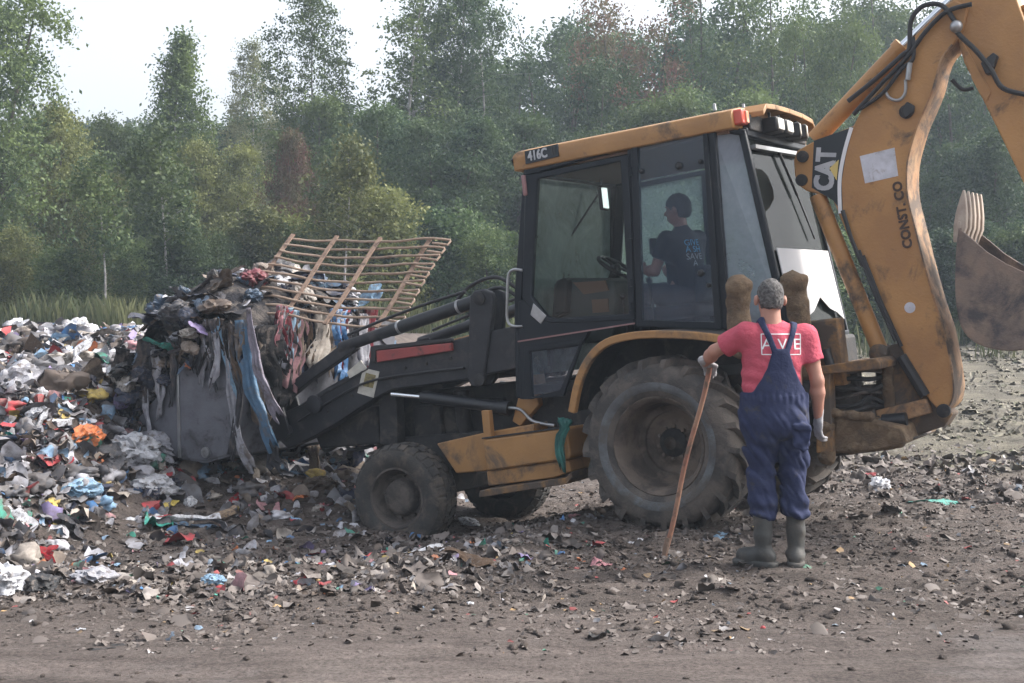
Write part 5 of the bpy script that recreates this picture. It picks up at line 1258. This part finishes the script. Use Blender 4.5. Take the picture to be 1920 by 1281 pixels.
KIND = {'ribbon': (RIBS, 'cloth ', 'cloth_strip', 'long twisted cloth strip', 'rag'), 'bottle': (BOTS, 'plastic ', 'plastic_bottle', 'empty plastic bottle', 'bottle'), 'carton': (CTNS, None, 'carton', 'squashed carton', 'carton'), 'bag': (BAGS, 'plastic ', 'plastic_bag', 'crumpled plastic bag', 'plastic bag'), 'film': (SHEETS, 'plastic ', 'plastic_sheet', 'crumpled piece of plastic film', 'plastic film'),
        'rag': (SHEETS, 'cloth ', 'rag', 'rumpled rag', 'rag'), 'card': (CARDS, None, 'cardboard_piece', 'bent piece of cardboard', 'cardboard')}
def piece(kind, color, p, size, label=None, group=None, rot=None, sink=.12, where='on the garbage heap'):
    ml, mp, nm, ds, cat = KIND[kind]; me = random.choice(ml)
    o = bpy.data.objects.new(nm, me); COL.objects.link(o)
    mt = M('cardboard') if mp is None and color not in PAL else M((mp or 'cloth ') + color)
    o.material_slots[0].link = 'OBJECT'; o.material_slots[0].material = mt
    o.rotation_euler = rot if rot else (random.gauss(0, .45), random.gauss(0, .45), random.uniform(0, 6.28))
    sc = size/2; o.scale = (sc, sc, sc*random.uniform(.7, 1.1)); o.location = (p[0], p[1], p[2] - size*sink)
    cname = color + ' ' if mp is not None or color in PAL else ''
    if label: tag(o, label, cat, None)
    else: tag(o, (cname + ds + ' ' + where).strip(), cat, group or 'rubbish strewn ' + where)
    return o
COLW = dict(zip(PAL, [24, 20, 11, 5, 1.8, 6, 6, 10, 9, 9, 2, 1.6, .6, .7, .7, 1, 1.6, 2, 5])); CW = np.array(list(COLW.values())); CW = CW/CW.sum(); CN = list(PAL)
# --- pieces one can point at, each placed where it shows
for kind, col_, px, py, w_, lb in [
 ('film', 'blue', 150, 1062, .42, 'crumpled bright blue plastic sheet at the foot of the garbage heap'),
 ('bag', 'black', 80, 1098, .26, 'open black bag with white rim at the foot of the heap'), ('film', 'white', 88, 1083, .22, 'white folded lid lying over the open black bag'),
 ('bag', 'white', 5, 1105, .34, 'white bulky package at the front foot of the heap'), ('bag', 'grey white', 175, 1095, .32, 'clear greyish plastic bag in front of the blue sheet'),
 ('rag', 'red', 78, 1040, .26, 'dark red rag behind the open black bag'), ('bag', 'light blue', 148, 928, .34, 'light blue bag halfway down the heap'),
 ('film', 'teal', 428, 890, .24, 'teal plastic piece hanging below the loader bucket'), ('rag', 'red', 440, 932, .26, 'red striped cloth below the teal plastic piece'),
 ('rag', 'red', 350, 915, .20, 'bright red rag left of the red striped cloth'), ('film', 'orange', 556, 938, .28, 'bright orange plastic sheet near the front wheel'),
 ('rag', 'dark red', 535, 930, .24, 'dark red strap beside the orange sheet'), ('film', 'yellow', 315, 950, .24, 'yellow plastic piece under the loader bucket'),
 ('rag', 'red', 275, 978, .30, 'large red torn rag below the yellow plastic piece'), ('rag', 'denim', 360, 985, .36, 'pair of faded blue jeans on the lower heap'),
 ('card', 'grey white', 425, 995, .28, 'grey white board lying slanted on the lower heap'), ('bag', 'white', 245, 865, .5, 'big white plastic bag left of the loader bucket'),
 ('bag', 'grey white', 290, 850, .45, 'big translucent grey bag right of the big white bag'), ('bag', 'dark grey', 205, 870, .42, 'dark grey bag left of the big white bag'),
 ('film', 'white', 805, 1035, .32, 'white cloth trodden in the mud beside the front tyre'), ('film', 'blue', 778, 1012, .14, 'small blue scrap against the front tyre'),
 ('rag', 'red', 590, 1040, .13, 'small red scrap on the mud in front of the front tyre'), ('rag', 'brown', 900, 1062, .36, 'grey brown mud caked sheet in front of the step tank'),
 ('bag', 'white', 1655, 915, .28, 'white bag lying behind the right rear tyre'), ('film', 'red', 1632, 890, .14, 'bright red scrap on top of the white bag'),
 ('film', 'teal', 1750, 945, .42, 'dull teal strip of sheet on the mud below the digging bucket'), ('film', 'orange', 1800, 1148, .07, 'small orange scrap on the bare ground'),
 ('bag', 'red', 1430, 1180, .035, 'small red can pressed in the pale ground'), ('film', 'white', 1172, 1028, .16, 'white plastic strip between stick and rear tyre'),
 ('film', 'light blue', 1345, 1005, .2, 'pale blue plastic scrap under the rear tyre'), ('film', 'green', 1255, 1058, .12, 'green scrap at the tip of the stick'),
 ('rag', 'pink', 1125, 1060, .2, 'pinkish rag on the mud left of the stick'), ('card', 'tan', 1225, 1008, .18, 'tan cardboard flap beside the rear tyre'),
 ('bag', 'light blue', 402, 1098, .16, 'light blue small bag on the bare mud'), ('film', 'green', 440, 1108, .12, 'green scrap next to the small light blue bag'),
 ('bag', 'white', 880, 1138, .07, 'small white lump on the flattened mud'), ('film', 'black', 1120, 1198, .12, 'black scrap on the pale track'), ('film', 'black', 195, 1216, .14, 'flat black scrap on the pale track'),
 ('bag', 'white', 880, 985, .22, 'white package seen under the machine behind the front tyre'), ('film', 'white', 150, 1180, .07, 'tiny white scrap beside the pale track'),
]:
    p = ground_hit(px, py); piece(kind, col_, p, w_*1.15, lb, rot=(random.gauss(.15, .2), random.gauss(0, .2), random.uniform(0, 6.28)), sink=.06)
# --- anonymous pieces over the heap
def heap_spot(wide=.46):
    while True:
        x = RNG.uniform(-7.2 if wide < .5 else -10.5, -.2); y = 7.6 + 10*RNG.random()**1.15
        if abs(x/y) > wide: continue
        a = float(pile(x, y)[1])
        if RNG.random() < a: return x, y
KN = ['bag', 'film', 'rag', 'card']; KP = [.46, .28, .20, .06]
for i in range(260):
    x, y = heap_spot(); k_ = RNG.choice(KN, p=KP); sz = float(np.clip(RNG.lognormal(-1.42, .42), .13, .55))
    c_ = RNG.choice(CN, p=CW); c_ = 'plain' if k_ == 'card' and RNG.random() < .7 else c_
    piece(k_, str(c_), (x, y, float(gh(x, y, False))), sz*(1.25 if y > 12 else 1), None, None)
for i in range(70):
    x, y = heap_spot(); k_ = random.choice(['ribbon', 'ribbon', 'ribbon', 'bottle', 'carton', 'bottle']); c_ = str(RNG.choice(CN, p=CW)) if k_ == 'ribbon' else random.choice(['white', 'light blue', 'grey white', 'green'] if k_ == 'bottle' else ['plain', 'plain', 'white'])
    piece(k_, c_, (x, y, float(gh(x, y, False)) + .03), random.uniform(.35, .8) if k_ == 'ribbon' else random.uniform(.18, .3), None, None)
for i in range(9):      # pale film blown along the crest
    p = ground_hit(random.uniform(0, 130), random.uniform(635, 740)); piece('film' if i % 2 else 'bag', random.choice(['white', 'grey white', 'cream']), p, random.uniform(.4, .75), None, None)
# --- loose scraps, too many to count
def scraps(name, X_, Y_, size, stops, label, k=4, tilt=.5, seed=1, lift=.3):
    rg = np.random.default_rng(seed); n = len(X_); t = np.linspace(-1, 1, k); u, v = np.meshgrid(t, t, indexing='ij'); u, v = u*np.sqrt(1 - .45*v*v), v*np.sqrt(1 - .45*u*u)
    o = rg.uniform(0, 500, n)[:, None, None]; u = np.broadcast_to(u, (n, k, k)); v = np.broadcast_to(v, (n, k, k)); asp = rg.uniform(.35, 1, n)[:, None, None]
    x = u + .3*vnoise(u*1.4 + o, v*1.4, 1, 3); y = (v + .3*vnoise(u*1.4, v*1.4 + o, 2, 4))*asp; z = .55*vnoise(u*1.1 + o, v*1.1 - o, 5, 8) + .3*vnoise(u*2.3 - o, v*2.3, 9, 2)
    P = np.stack([x, y, z], -1).reshape(n, -1, 3)*size[:, None, None]/2
    a, b, c_ = rg.normal(0, tilt, n), rg.normal(0, tilt, n), rg.uniform(0, 6.28, n)
    def rot(P, ang, i, j): cs, sn = np.cos(ang)[:, None], np.sin(ang)[:, None]; A, B = P[..., i].copy(), P[..., j].copy(); P[..., i] = A*cs - B*sn; P[..., j] = A*sn + B*cs
    rot(P, a, 1, 2); rot(P, b, 0, 2); rot(P, c_, 0, 1)
    Zg = gh(X_, Y_); P += np.stack([X_, Y_, Zg + size*.5*lift*.5], -1)[:, None]
    I_ = np.arange(k*k).reshape(k, k); q = np.stack([I_[:-1, :-1], I_[1:, :-1], I_[1:, 1:], I_[:-1, 1:]], -1).reshape(-1, 4)
    Fq_ = (q[None] + (np.arange(n)*k*k)[:, None, None]).reshape(-1, 4); me = npmesh(name, P.reshape(-1, 3), Fq_)
    m = bpy.data.materials.new(name); m.use_nodes = True; nt = m.node_tree; nt.nodes.clear(); oo = nt.nodes.new('ShaderNodeOutputMaterial'); bb = NN(nt, 'ShaderNodeBsdfPrincipled', Roughness=.7); bb.inputs['Specular IOR Level'].default_value = .3
    g = nt.nodes.new('ShaderNodeNewGeometry'); col = ramp(nt, g.outputs['Random Per Island'], stops, 'CONSTANT')
    f = ramp(nt, noise(nt, 6, 6, .7), [(.42, (0,0,0)), (.62, (.75,.75,.75))]); col = mixc(nt, f, col, (.11, .093, .083)); nt.links.new(col, bb.inputs['Base Color']); nt.links.new(bb.outputs[0], oo.inputs[0]); MATS[name] = m
    return tag(link(name, me, name), label, 'litter', None, 'stuff')
def cum(cols):
    s = sum(w for w, _ in cols); r = []; t = 0
    for w_, c_ in cols: r.append((t/s, c_)); t += w_
    return r
gar = cum([(13, (.48, .48, .52)), (11, (.30, .30, .33)), (9, (.19, .19, .205)), (8, (.10, .10, .11)), (6, (.05, .05, .058)), (4, (.10, .075, .06)), (3, (.23, .185, .15)), (3, (.37, .33, .29)), (3, (.03, .035, .06)), (3, (.20, .32, .46)), (1.5, (.06, .17, .36)), (2, (.38, .05, .06)), (.6, (.5, .17, .07)), (1, (.48, .36, .1)), (1, (.06, .26, .2)), (1.5, (.22, .18, .32)), (1.5, (.42, .22, .24))])
mudc = cum([(14, (.135, .115, .106)), (14, (.108, .093, .086)), (3, (.075, .065, .06)), (5, (.18, .157, .145)), (1.5, (.27, .245, .23)), (.8, (.42, .41, .42)), (.6, (.14, .2, .27)), (.5, (.34, .08, .08)), (.5, (.36, .24, .12)), (.3, (.08, .22, .15))])
bmx = bmesh.new(); bmesh.ops.create_icosphere(bmx, subdivisions=3, radius=1); IC2 = np.array([v.co[:] for v in bmx.verts]); IF2 = np.array([[v.index for v in f.verts] for f in bmx.faces]); bmx.free()
def lumps(name, X_, Y_, size, mat, label):
    n = len(X_); o = RNG.uniform(0, 900, n)[:, None]; Q = IC2[None]*1.0
    r = .6 + .5*vnoise(Q[..., 0]*1.3 + o, Q[..., 1]*1.3, Q[..., 2]*1.3 - o, 3) + .4*(1 - np.abs(vnoise(Q[..., 0]*2.6 - o, Q[..., 1]*2.6 + o, Q[..., 2]*2.6, 5))*2)
    P = Q*np.maximum(.15, r)[..., None]*size[:, None, None]*np.stack([RNG.uniform(.6, 1.1, n), RNG.uniform(.5, .9, n), RNG.uniform(.3, .6, n)], 1)[:, None]*.6
    c_, s_ = np.cos(o*7), np.sin(o*7); A, B = P[..., 0].copy(), P[..., 1].copy(); P[..., 0] = A*c_ - B*s_; P[..., 1] = A*s_ + B*c_
    P = P + np.stack([X_, Y_, gh(X_, Y_) + size*.08], 1)[:, None]
    return tag(link(name, npmesh(name, P.reshape(-1, 3), (IF2[None] + (np.arange(n)*len(IC2))[:, None, None]).reshape(-1, 3)), mat), label, 'litter', None, 'stuff')
XY = np.array([heap_spot(.66) for _ in range(11500)]); scraps('heap_rubbish', XY[:, 0], XY[:, 1], np.clip(RNG.lognormal(-2.05, .45, len(XY)), .05, .34), gar, 'mixed torn plastic, cloth and paper covering the garbage heap', 5, .6, 3)
XY = np.array([heap_spot(.66) for _ in range(950)]); lumps('heap_bags', XY[:, 0], XY[:, 1], np.clip(RNG.lognormal(-1.55, .4, len(XY)), .1, .5), 'heap_rubbish', 'squashed bags and bundles packed all over the garbage heap')
XY = np.array([heap_spot(.66) for _ in range(8500)]); scraps('heap_scraps', XY[:, 0], XY[:, 1], np.clip(RNG.lognormal(-2.6, .4, len(XY)), .03, .14), gar, 'small scraps of rubbish filling the garbage heap', 4, .8, 4)
n = 54000; y_ = 6.0 + 10*RNG.random(n)**1.35; x_ = RNG.uniform(-.64, .64, n)*y_
dens = sstep(5.9, 7.6, y_ + .8*fbm(x_*.7, y_*.7, 0, 2, 5))*(.35 + .65*sstep(-.3, .35, fbm(x_*1.2, y_*1.2, 0, 3, 6))); kp = RNG.random(n) < dens; x_, y_ = x_[kp], y_[kp]
scraps('trodden_litter', x_, y_, np.clip(RNG.lognormal(-3.65, .5, len(x_)), .012, .13), mudc, 'clods and trodden scraps of litter strewn over the mud', 3, .3, 6, .1)
n = 6400; y_ = 7.2 + 3.6*RNG.random(n); x_ = RNG.uniform(-.64, .2, n)*y_; kp = RNG.random(n) < .75*sstep(.6, -.5, x_ - .3*(y_-8)) + .15; x_, y_ = x_[kp], y_[kp]
scraps('spilled_litter', x_, y_, np.clip(RNG.lognormal(-2.95, .5, len(x_)), .02, .18), cum([(1, c_) for _, c_ in mudc[:5]] + [(.13, c_) for _, c_ in gar[:8]] + [(.06, c_) for _, c_ in gar[8:]]), 'spilled litter mixed with mud between heap and machine', 5, .4, 8, .2)
# right hand strip of litter behind the machine
n = 4600; y_ = RNG.uniform(9.8, 14.5, n); x_ = RNG.uniform(2.6, .62*14.5, n); kp = (np.abs(x_/y_) < .64) & (np.hypot(x_-2.4, y_-11.0) > 1.0) & (fbm(x_*.8, y_*.8, 0, 2, 15) > -.15); x_, y_ = x_[kp], y_[kp]
scraps('bank_litter', x_, y_, np.clip(RNG.lognormal(-2.8, .5, len(x_)), .02, .22), mudc, 'litter and clods at the foot of the sandy bank', 5, .5, 9)
n = 13000; y_ = RNG.uniform(13, 31, n); x_ = RNG.uniform(.2, .64, n)*y_; kp = fbm(x_*.9, y_*.9, 0, 3, 55) > -.1; x_, y_ = x_[kp], y_[kp]
scraps('bank_tufts', x_, y_, np.clip(RNG.lognormal(-2.75, .5, len(x_)), .02, .22), cum([(6, (.19, .175, .13)), (6, (.155, .14, .11)), (5, (.23, .21, .155)), (2, (.13, .135, .08)), (1, (.28, .26, .22))]), 'dry clods and matted grass over the sandy bank', 4, .4, 19, .2)
# mud clods: low lumps
bmx = bmesh.new(); bmesh.ops.create_icosphere(bmx, subdivisions=1, radius=1); ICO = np.array([v.co[:] for v in bmx.verts]); IF = np.array([[v.index for v in f.verts] for f in bmx.faces]); bmx.free()
n = 40000; y_ = 5.0 + 8.8*RNG.random(n)**1.3; x_ = RNG.uniform(-.64, .64, n)*y_; kp = RNG.random(n) < (.05 + .95*sstep(6.0, 7.4, y_ + .6*fbm(x_*.8, y_*.8, 0, 2, 35)))*(.3 + .7*sstep(-.2, .4, fbm(x_*1.6, y_*1.6, 0, 3, 36))); x_, y_ = x_[kp], y_[kp]; n = len(x_)
s = np.clip(RNG.lognormal(-4.7, .5, n), .004, .038); P = ICO[None]*(1 + .45*RNG.uniform(-1, 1, (n, len(ICO), 1)))*s[:, None, None]*np.stack([RNG.uniform(.7, 1.5, n), RNG.uniform(.7, 1.5, n), RNG.uniform(.45, .9, n)], 1)[:, None]
P = P + np.stack([x_, y_, gh(x_, y_) + s*.15], 1)[:, None]; Fq_ = (IF[None] + (np.arange(n)*len(ICO))[:, None, None]).reshape(-1, 3)
tag(link('mud_clods', npmesh('mud_clods', P.reshape(-1, 3), Fq_, False), 'ground_soil'), 'lumps of grey brown mud scattered over the ground', 'mud', None, 'stuff')

# ---------------------------------------------------------------- load in the loader bucket
def Lw(x, y, z): return T2W((x, y, z))
def hz(x, y):
    a = np.clip(1 - ((x-4.72)/.95)**2, 0, 1); e = np.clip(1 - (np.abs(y-.15)/1.35)**3, 0, 1)
    return .55 + 1.38*a**.55*(.42 + .58*e) + .06*fbm(x*2.5, y*2.5, 0, 2, 7)
xg = np.linspace(3.98, 5.60, 60); yg = np.linspace(-1.10, 1.10, 70); Xg, Yg = np.meshgrid(xg, yg, indexing='ij'); Zg = hz(Xg, Yg); Zg = np.maximum(Zg, .5)
Pw = np.stack([Xg, Yg, Zg], -1).reshape(-1, 3) @ RT.T + OT; I_ = np.arange(60*70).reshape(60, 70)
tag(link('bucket_load', npmesh('bucket_load', Pw, np.stack([I_[:-1, :-1], I_[1:, :-1], I_[1:, 1:], I_[:-1, 1:]], -1).reshape(-1, 4)), 'load_mass'), 'dark packed mass of rubbish filling the loader bucket', 'rubbish', None, 'stuff')
def lpiece(kind, col_, px, py, y, w_, lb, rot=None): return piece(kind, col_, T2W(U(px, py, y)), w_, lb, rot=rot, sink=.0)
for a in [('film', 'teal', 300, 650, 1.27, .30, 'teal cloth on top of the loader bucket load'), ('film', 'purple', 372, 618, 1.30, .22, 'lilac plastic piece over the bucket edge'),
          ('bag', 'cream', 352, 632, 1.25, .26, 'cream coloured bag hanging over the bucket edge'), ('bag', 'tan', 358, 660, 1.27, .22, 'tan bag below the cream bag on the bucket side'),
          ('bag', 'dark grey', 320, 608, 1.15, .42, 'dark striped bundle behind the teal cloth'), ('bag', 'navy', 268, 720, 1.26, .34, 'dark blue bag hanging on the bucket front'),
          ('bag', 'black', 235, 700, 1.12, .34, 'black sack hanging over the bucket lip'), ('bag', 'black', 232, 760, 1.12, .36, 'black tattered sack below the bucket lip'), ('rag', 'dark grey', 250, 800, 1.13, .3, 'dark grey tatters at the lip of the bucket'),
          ('rag', 'red', 432, 548, .6, .2, 'red cloth near the top of the bucket load'), ('rag', 'red', 375, 552, .5, .14, 'small red rag on the crest of the bucket load'), ('bag', 'white', 412, 575, .9, .24, 'white bag on the bucket load behind the lilac piece'),
          ('bag', 'grey white', 455, 525, .1, .26, 'grey white bag at the very top of the bucket load'), ('film', 'orange', 350, 690, 1.26, .12, 'small orange flap on the bucket side'), ('bag', 'navy', 345, 575, .75, .42, 'dark navy bundle on the crest of the bucket load'),
          ('film', 'light blue', 590, 545, -.35, .36, 'light blue plastic sheet behind the left bars of the grate'), ('film', 'light blue', 700, 556, -.8, .30, 'light blue plastic sheet behind the right bars of the grate'), ('bag', 'grey white', 655, 560, -.6, .26, 'grey white bag between the two light blue sheets'),
          ('bag', 'navy', 640, 545, -.6, .24, 'dark bundle between the two light blue sheets')]: lpiece(*a)
st_ = piece('bag', 'tan', T2W(U(508, 560, -.1)), .62, 'brown ball of straw behind the left bars of the grate', sink=0); st_.material_slots[0].material = M('straw'); st_['category'] = 'straw'; st_.name = 'straw_ball'
for i in range(150):
    x, y = random.uniform(4.0, 5.65), random.uniform(-1.1, 1.15); k_ = RNG.choice(KN, p=[.36, .2, .4, .04]); c_ = str(RNG.choice(['black', 'dark grey', 'navy', 'brown', 'denim', 'tan', 'grey white', 'white', 'dark red', 'cream'], p=[.12, .16, .12, .15, .10, .10, .10, .07, .04, .04]))
    piece(k_, c_, T2W((x, y, float(hz(x, y)))), random.uniform(.18, .48), None, 'rubbish loaded in the bucket', where='in the loader bucket')
def UX(px, py, x):
    r = RT.T @ ray(px, py); c = RT.T @ (CAMP - OT); return tuple(c + (x - c[0])/r[0]*r)
def strip(name, pxs, y, w0, w1, mat, label, cat='rag', folds=3, seed=0, lean=.0):
    P = catmull([U(a, b, y) if y > 0 else UX(a, b, -y) for a, b in pxs], 6); P = [np.array(p) for p in P]; n = len(P); m_ = 11; V = []
    for i, p in enumerate(P):
        t = i/(n-1); wv = w0 + (w1-w0)*t; tg = P[min(i+1, n-1)] - P[max(i-1, 0)]; tg = tg/np.linalg.norm(tg); sd_ = np.cross(tg, (0, 1, 0) if y > 0 else (1, 0, 0)); sd_ /= np.linalg.norm(sd_)
        for j in range(m_):
            s_ = j/(m_-1)*2 - 1; fold = .055*min(1, wv*4)*math.sin(s_*folds*3.1 + seed + 4.5*t)*(1 - .3*t) + .02*float(vnoise(s_*3 + seed, t*6, 0, 3))
            jag = (.14*float(vnoise(s_*5 + seed, 7, 0, 3)) if i == n-1 else 0)
            V.append(p + sd_*(s_*wv/2*(1 + .5*float(vnoise(t*4, seed + 5*(s_ > 0), 0, 4)) + .2*float(vnoise(t*13, seed + 9*(s_ > 0), 0, 6))) + .35*wv*float(vnoise(t*3.5, seed, 2, 8))*min(1, t*3)) + np.array([0, fold + lean*t, 0] if y > 0 else [fold, 0, 0]) + tg*jag)
    V = np.array(V) @ RT.T + OT; o0 = V[:m_].mean(0); I_ = np.arange(n*m_).reshape(n, m_)
    o = link(name, npmesh(name, V - o0, np.stack([I_[:-1, :-1], I_[1:, :-1], I_[1:, 1:], I_[:-1, 1:]], -1).reshape(-1, 4)), mat); o.location = o0
    md = o.modifiers.new('thick', 'SOLIDIFY'); md.thickness = .006; return tag(o, label, cat, 'rags hanging from the loader bucket')
for a in [([(455, 600), (462, 680), (482, 760), (505, 828)], 1.20, .16, .14, 'plastic sea blue', 'long bright blue plastic strip hanging at the bucket back'),
          ([(464, 578), (475, 650), (492, 720), (515, 775)], 1.22, .05, .13, 'cloth lilac', 'long pale lilac cloth strip hanging beside the blue strip'),
          ([(402, 600), (418, 640), (432, 690), (436, 745)], 1.19, .11, .06, 'cloth light blue', 'light blue frayed strands over the bucket side'),
          ([(424, 625), (432, 700), (442, 790), (468, 872)], 1.20, .07, .12, 'cloth grey white', 'long grey cloth strip reaching below the bucket'),
          ([(440, 690), (450, 760), (440, 850)], 1.21, .08, .07, 'cloth dark grey', 'dark grey strip at the rear edge of the bucket side'),
          ([(300, 705), (306, 735), (296, 775)], 1.19, .09, .05, 'cloth grey white', 'short whitish tail hanging on the bucket side'),
          ([(480, 640), (486, 720), (500, 790)], 1.0, .16, .2, 'cloth tan', 'tan cloth behind the blue strip'),
          ([(504, 610), (512, 690), (515, 750)], -3.87, .34, .32, 'cloth black', 'wide black cloth hanging at the bucket back'),
          ([(556, 600), (560, 650), (553, 720)], -3.86, .20, .16, 'cloth dusty pink', 'dusty pink cloth hanging behind the loader link'),
          ([(598, 575), (602, 630), (592, 685)], -3.84, .22, .24, 'cloth cream', 'cream cloth hanging under the grate'),
          ([(575, 580), (582, 640), (578, 700)], -3.88, .16, .2, 'cloth navy', 'navy cloth hanging beside the cream cloth'),
          ([(632, 580), (634, 640), (632, 700)], -3.84, .2, .2, 'plastic blue', 'blue plastic strip hanging under the grate'),
          ([(620, 590), (622, 640), (618, 670)], -3.87, .18, .18, 'cloth tan', 'tan strip beside the blue strip under the grate'),
          ([(540, 590), (535, 650), (540, 700)], -3.87, .24, .26, 'cloth dark grey', 'dark grey cloth hanging under the left bars of the grate'),
          ([(586, 836), (592, 885), (598, 945)], .15, .15, .13, 'cloth tan', 'tan cloth trailing to the ground under the loader arm'),
          ([(265, 770), (270, 820), (268, 880)], 1.1, .03, .02, 'cloth black', 'thin black tatter dangling from the bucket lip'), ([(325, 860), (328, 890), (330, 930)], 1.1, .03, .02, 'cloth black', 'thin black tatter dangling under the bucket floor'),
          ([(240, 660), (222, 730), (215, 815)], 1.12, .3, .22, 'cloth black', 'ragged black cloth draped over the bucket lip'), ([(275, 640), (262, 690), (255, 760)], 1.15, .22, .2, 'cloth dark grey', 'ragged grey cloth draped over the bucket lip'),
          ([(500, 800), (505, 840), (520, 868)], 1.05, .12, .16, 'cloth dark grey', 'dark grey cloth trailing below the blue strip')]:
    strip('hanging_rag', a[0], a[1], a[2], a[3], a[4], a[5], 'rag', 3, random.uniform(0, 9))
for i in range(70):         # bundles bulging over the lip and near side
    t = random.random(); s_ = random.random(); px_ = 205 + 165*t; top_ = 735 - 150*t; bot_ = 812 - 120*t; py_ = top_ + (bot_-top_)*s_
    piece(str(RNG.choice(['bag', 'rag', 'film'], p=[.35, .5, .15])), random.choice(['black', 'dark grey', 'dark grey', 'navy', 'navy', 'brown', 'brown', 'denim', 'tan', 'grey white', 'cream', 'tan', 'purple', 'white']), T2W(U(px_, py_, random.uniform(1.0, 1.22))), random.uniform(.16, .36), None, 'rubbish bulging over the bucket lip', where='bulging over the bucket lip', sink=0)
cl_ = ['cloth black', 'cloth dark grey', 'cloth navy', 'cloth brown', 'cloth grey white', 'cloth denim', 'plastic grey white', 'cloth tan']
for i in range(34):         # shreds over the near edge and lip of the bucket
    t = random.random(); px_ = 205 + 245*t + random.uniform(-8, 8); py_ = 735 - 130*min(1, t*1.5) + random.uniform(-15, 25); ln = random.uniform(35, 130)*(1.0 if t < .35 else .75)
    strip('hanging_rag', [(px_, py_), (px_ + random.uniform(-6, 8), py_ + ln*.5), (px_ + random.uniform(-10, 12), py_ + ln)], 1.17 + random.uniform(0, .05), random.uniform(.03, .14), random.uniform(.015, .08), cl_[int(random.random()**1.6*8)], 'narrow shred of dark or grey cloth hanging over the edge of the bucket', 'rag', 2, random.uniform(0, 9))['group'] = 'shreds over the bucket edge'
for i in range(22):         # and over its back
    px_ = 500 + 200*random.random(); ln = random.uniform(40, 110)
    strip('hanging_rag', [(px_, 585 + random.uniform(-12, 8)), (px_ + random.uniform(-5, 5), 585 + ln*.5), (px_ + random.uniform(-9, 9), 585 + ln)], -3.9 + random.uniform(0, .05), random.uniform(.06, .2), random.uniform(.04, .16), random.choice(cl_ + ['cloth pink', 'plastic light blue', 'cloth dark red']), 'shred of cloth or plastic hanging over the back of the bucket', 'rag', 3, random.uniform(0, 9))['group'] = 'shreds over the bucket back'
tr_ = strip('teal_rag', [(1058, 785), (1056, 815), (1060, 866)], 1.02, .12, .06, 'teal_cloth', 'teal green rag tied beside the rear fender', 'rag', 3, 2); del tr_['group']

# ---------------------------------------------------------------- rusty grate lying on the load
phi, tau = rad(-18), rad(44); ga = np.array([math.cos(phi), math.sin(phi), -.055]); gb = math.cos(tau)*np.array([0, 0, 1.]) + math.sin(tau)*np.array([-math.sin(phi), math.cos(phi), 0]) + .17*ga
G0 = at(446, 592, 12.1); GR = empty('metal_grate', tuple(G0)); tag(GR, 'rusty bent metal grate standing on the rubbish in the loader bucket', 'grate')
Lg, Hg = 1.66, 1.10; gn = np.cross(ga, gb)
for k_ in range(11):
    v = Hg*k_/10; pth = []
    for t in np.linspace(-.01, 1.0, 22): pth.append(ga*(Lg*t) + gb*(v + .028*math.sin(t*9 + k_*.5)*(1.2 if k_ == 10 else .5) + .006*math.sin(t*23 + k_*2)) + gn*(.05*math.sin(t*6 + k_*.3)))
    pth += [pth[-1] + ga*.012 - gb*.02, pth[-1] + ga*.004 - gb*.07, pth[-1] - ga*.16 - gb*.05] if k_ > 0 else []
    MB().tube(pth, .012, 7).build('rod', 'rust_rod', GR)
for t in (.0, .29, .57, .88):
    pth = [ga*(Lg*t + .01*math.sin(v*5)) + gb*v + gn*.022 for v in np.linspace(-.06, Hg + .02, 8)]
    mb = MB()
    for a, b in zip(pth[:-1], pth[1:]): mb.beam(a, b, .042, .014, tuple(gn), .002)
    mb.build('flat_bar', 'rust', GR)

# ---------------------------------------------------------------- haze
hb = MB().box((0, 60, 8.6), (230, 150, 24.0)); ho = hb.build('haze', None, None, smooth=0)
hm = bpy.data.materials.new('haze'); hm.use_nodes = True; nt = hm.node_tree; nt.nodes.clear(); oo = nt.nodes.new('ShaderNodeOutputMaterial')
pv = nt.nodes.new('ShaderNodeVolumePrincipled'); pv.inputs['Color'].default_value = (.72, .84, .98, 1); pv.inputs['Density'].default_value = .0017; pv.inputs['Anisotropy'].default_value = .2
nt.links.new(pv.outputs[0], oo.inputs['Volume']); ho.data.materials.append(hm); tag(ho, 'thin bluish smoke haze hanging over the dump', 'haze', None, 'stuff')
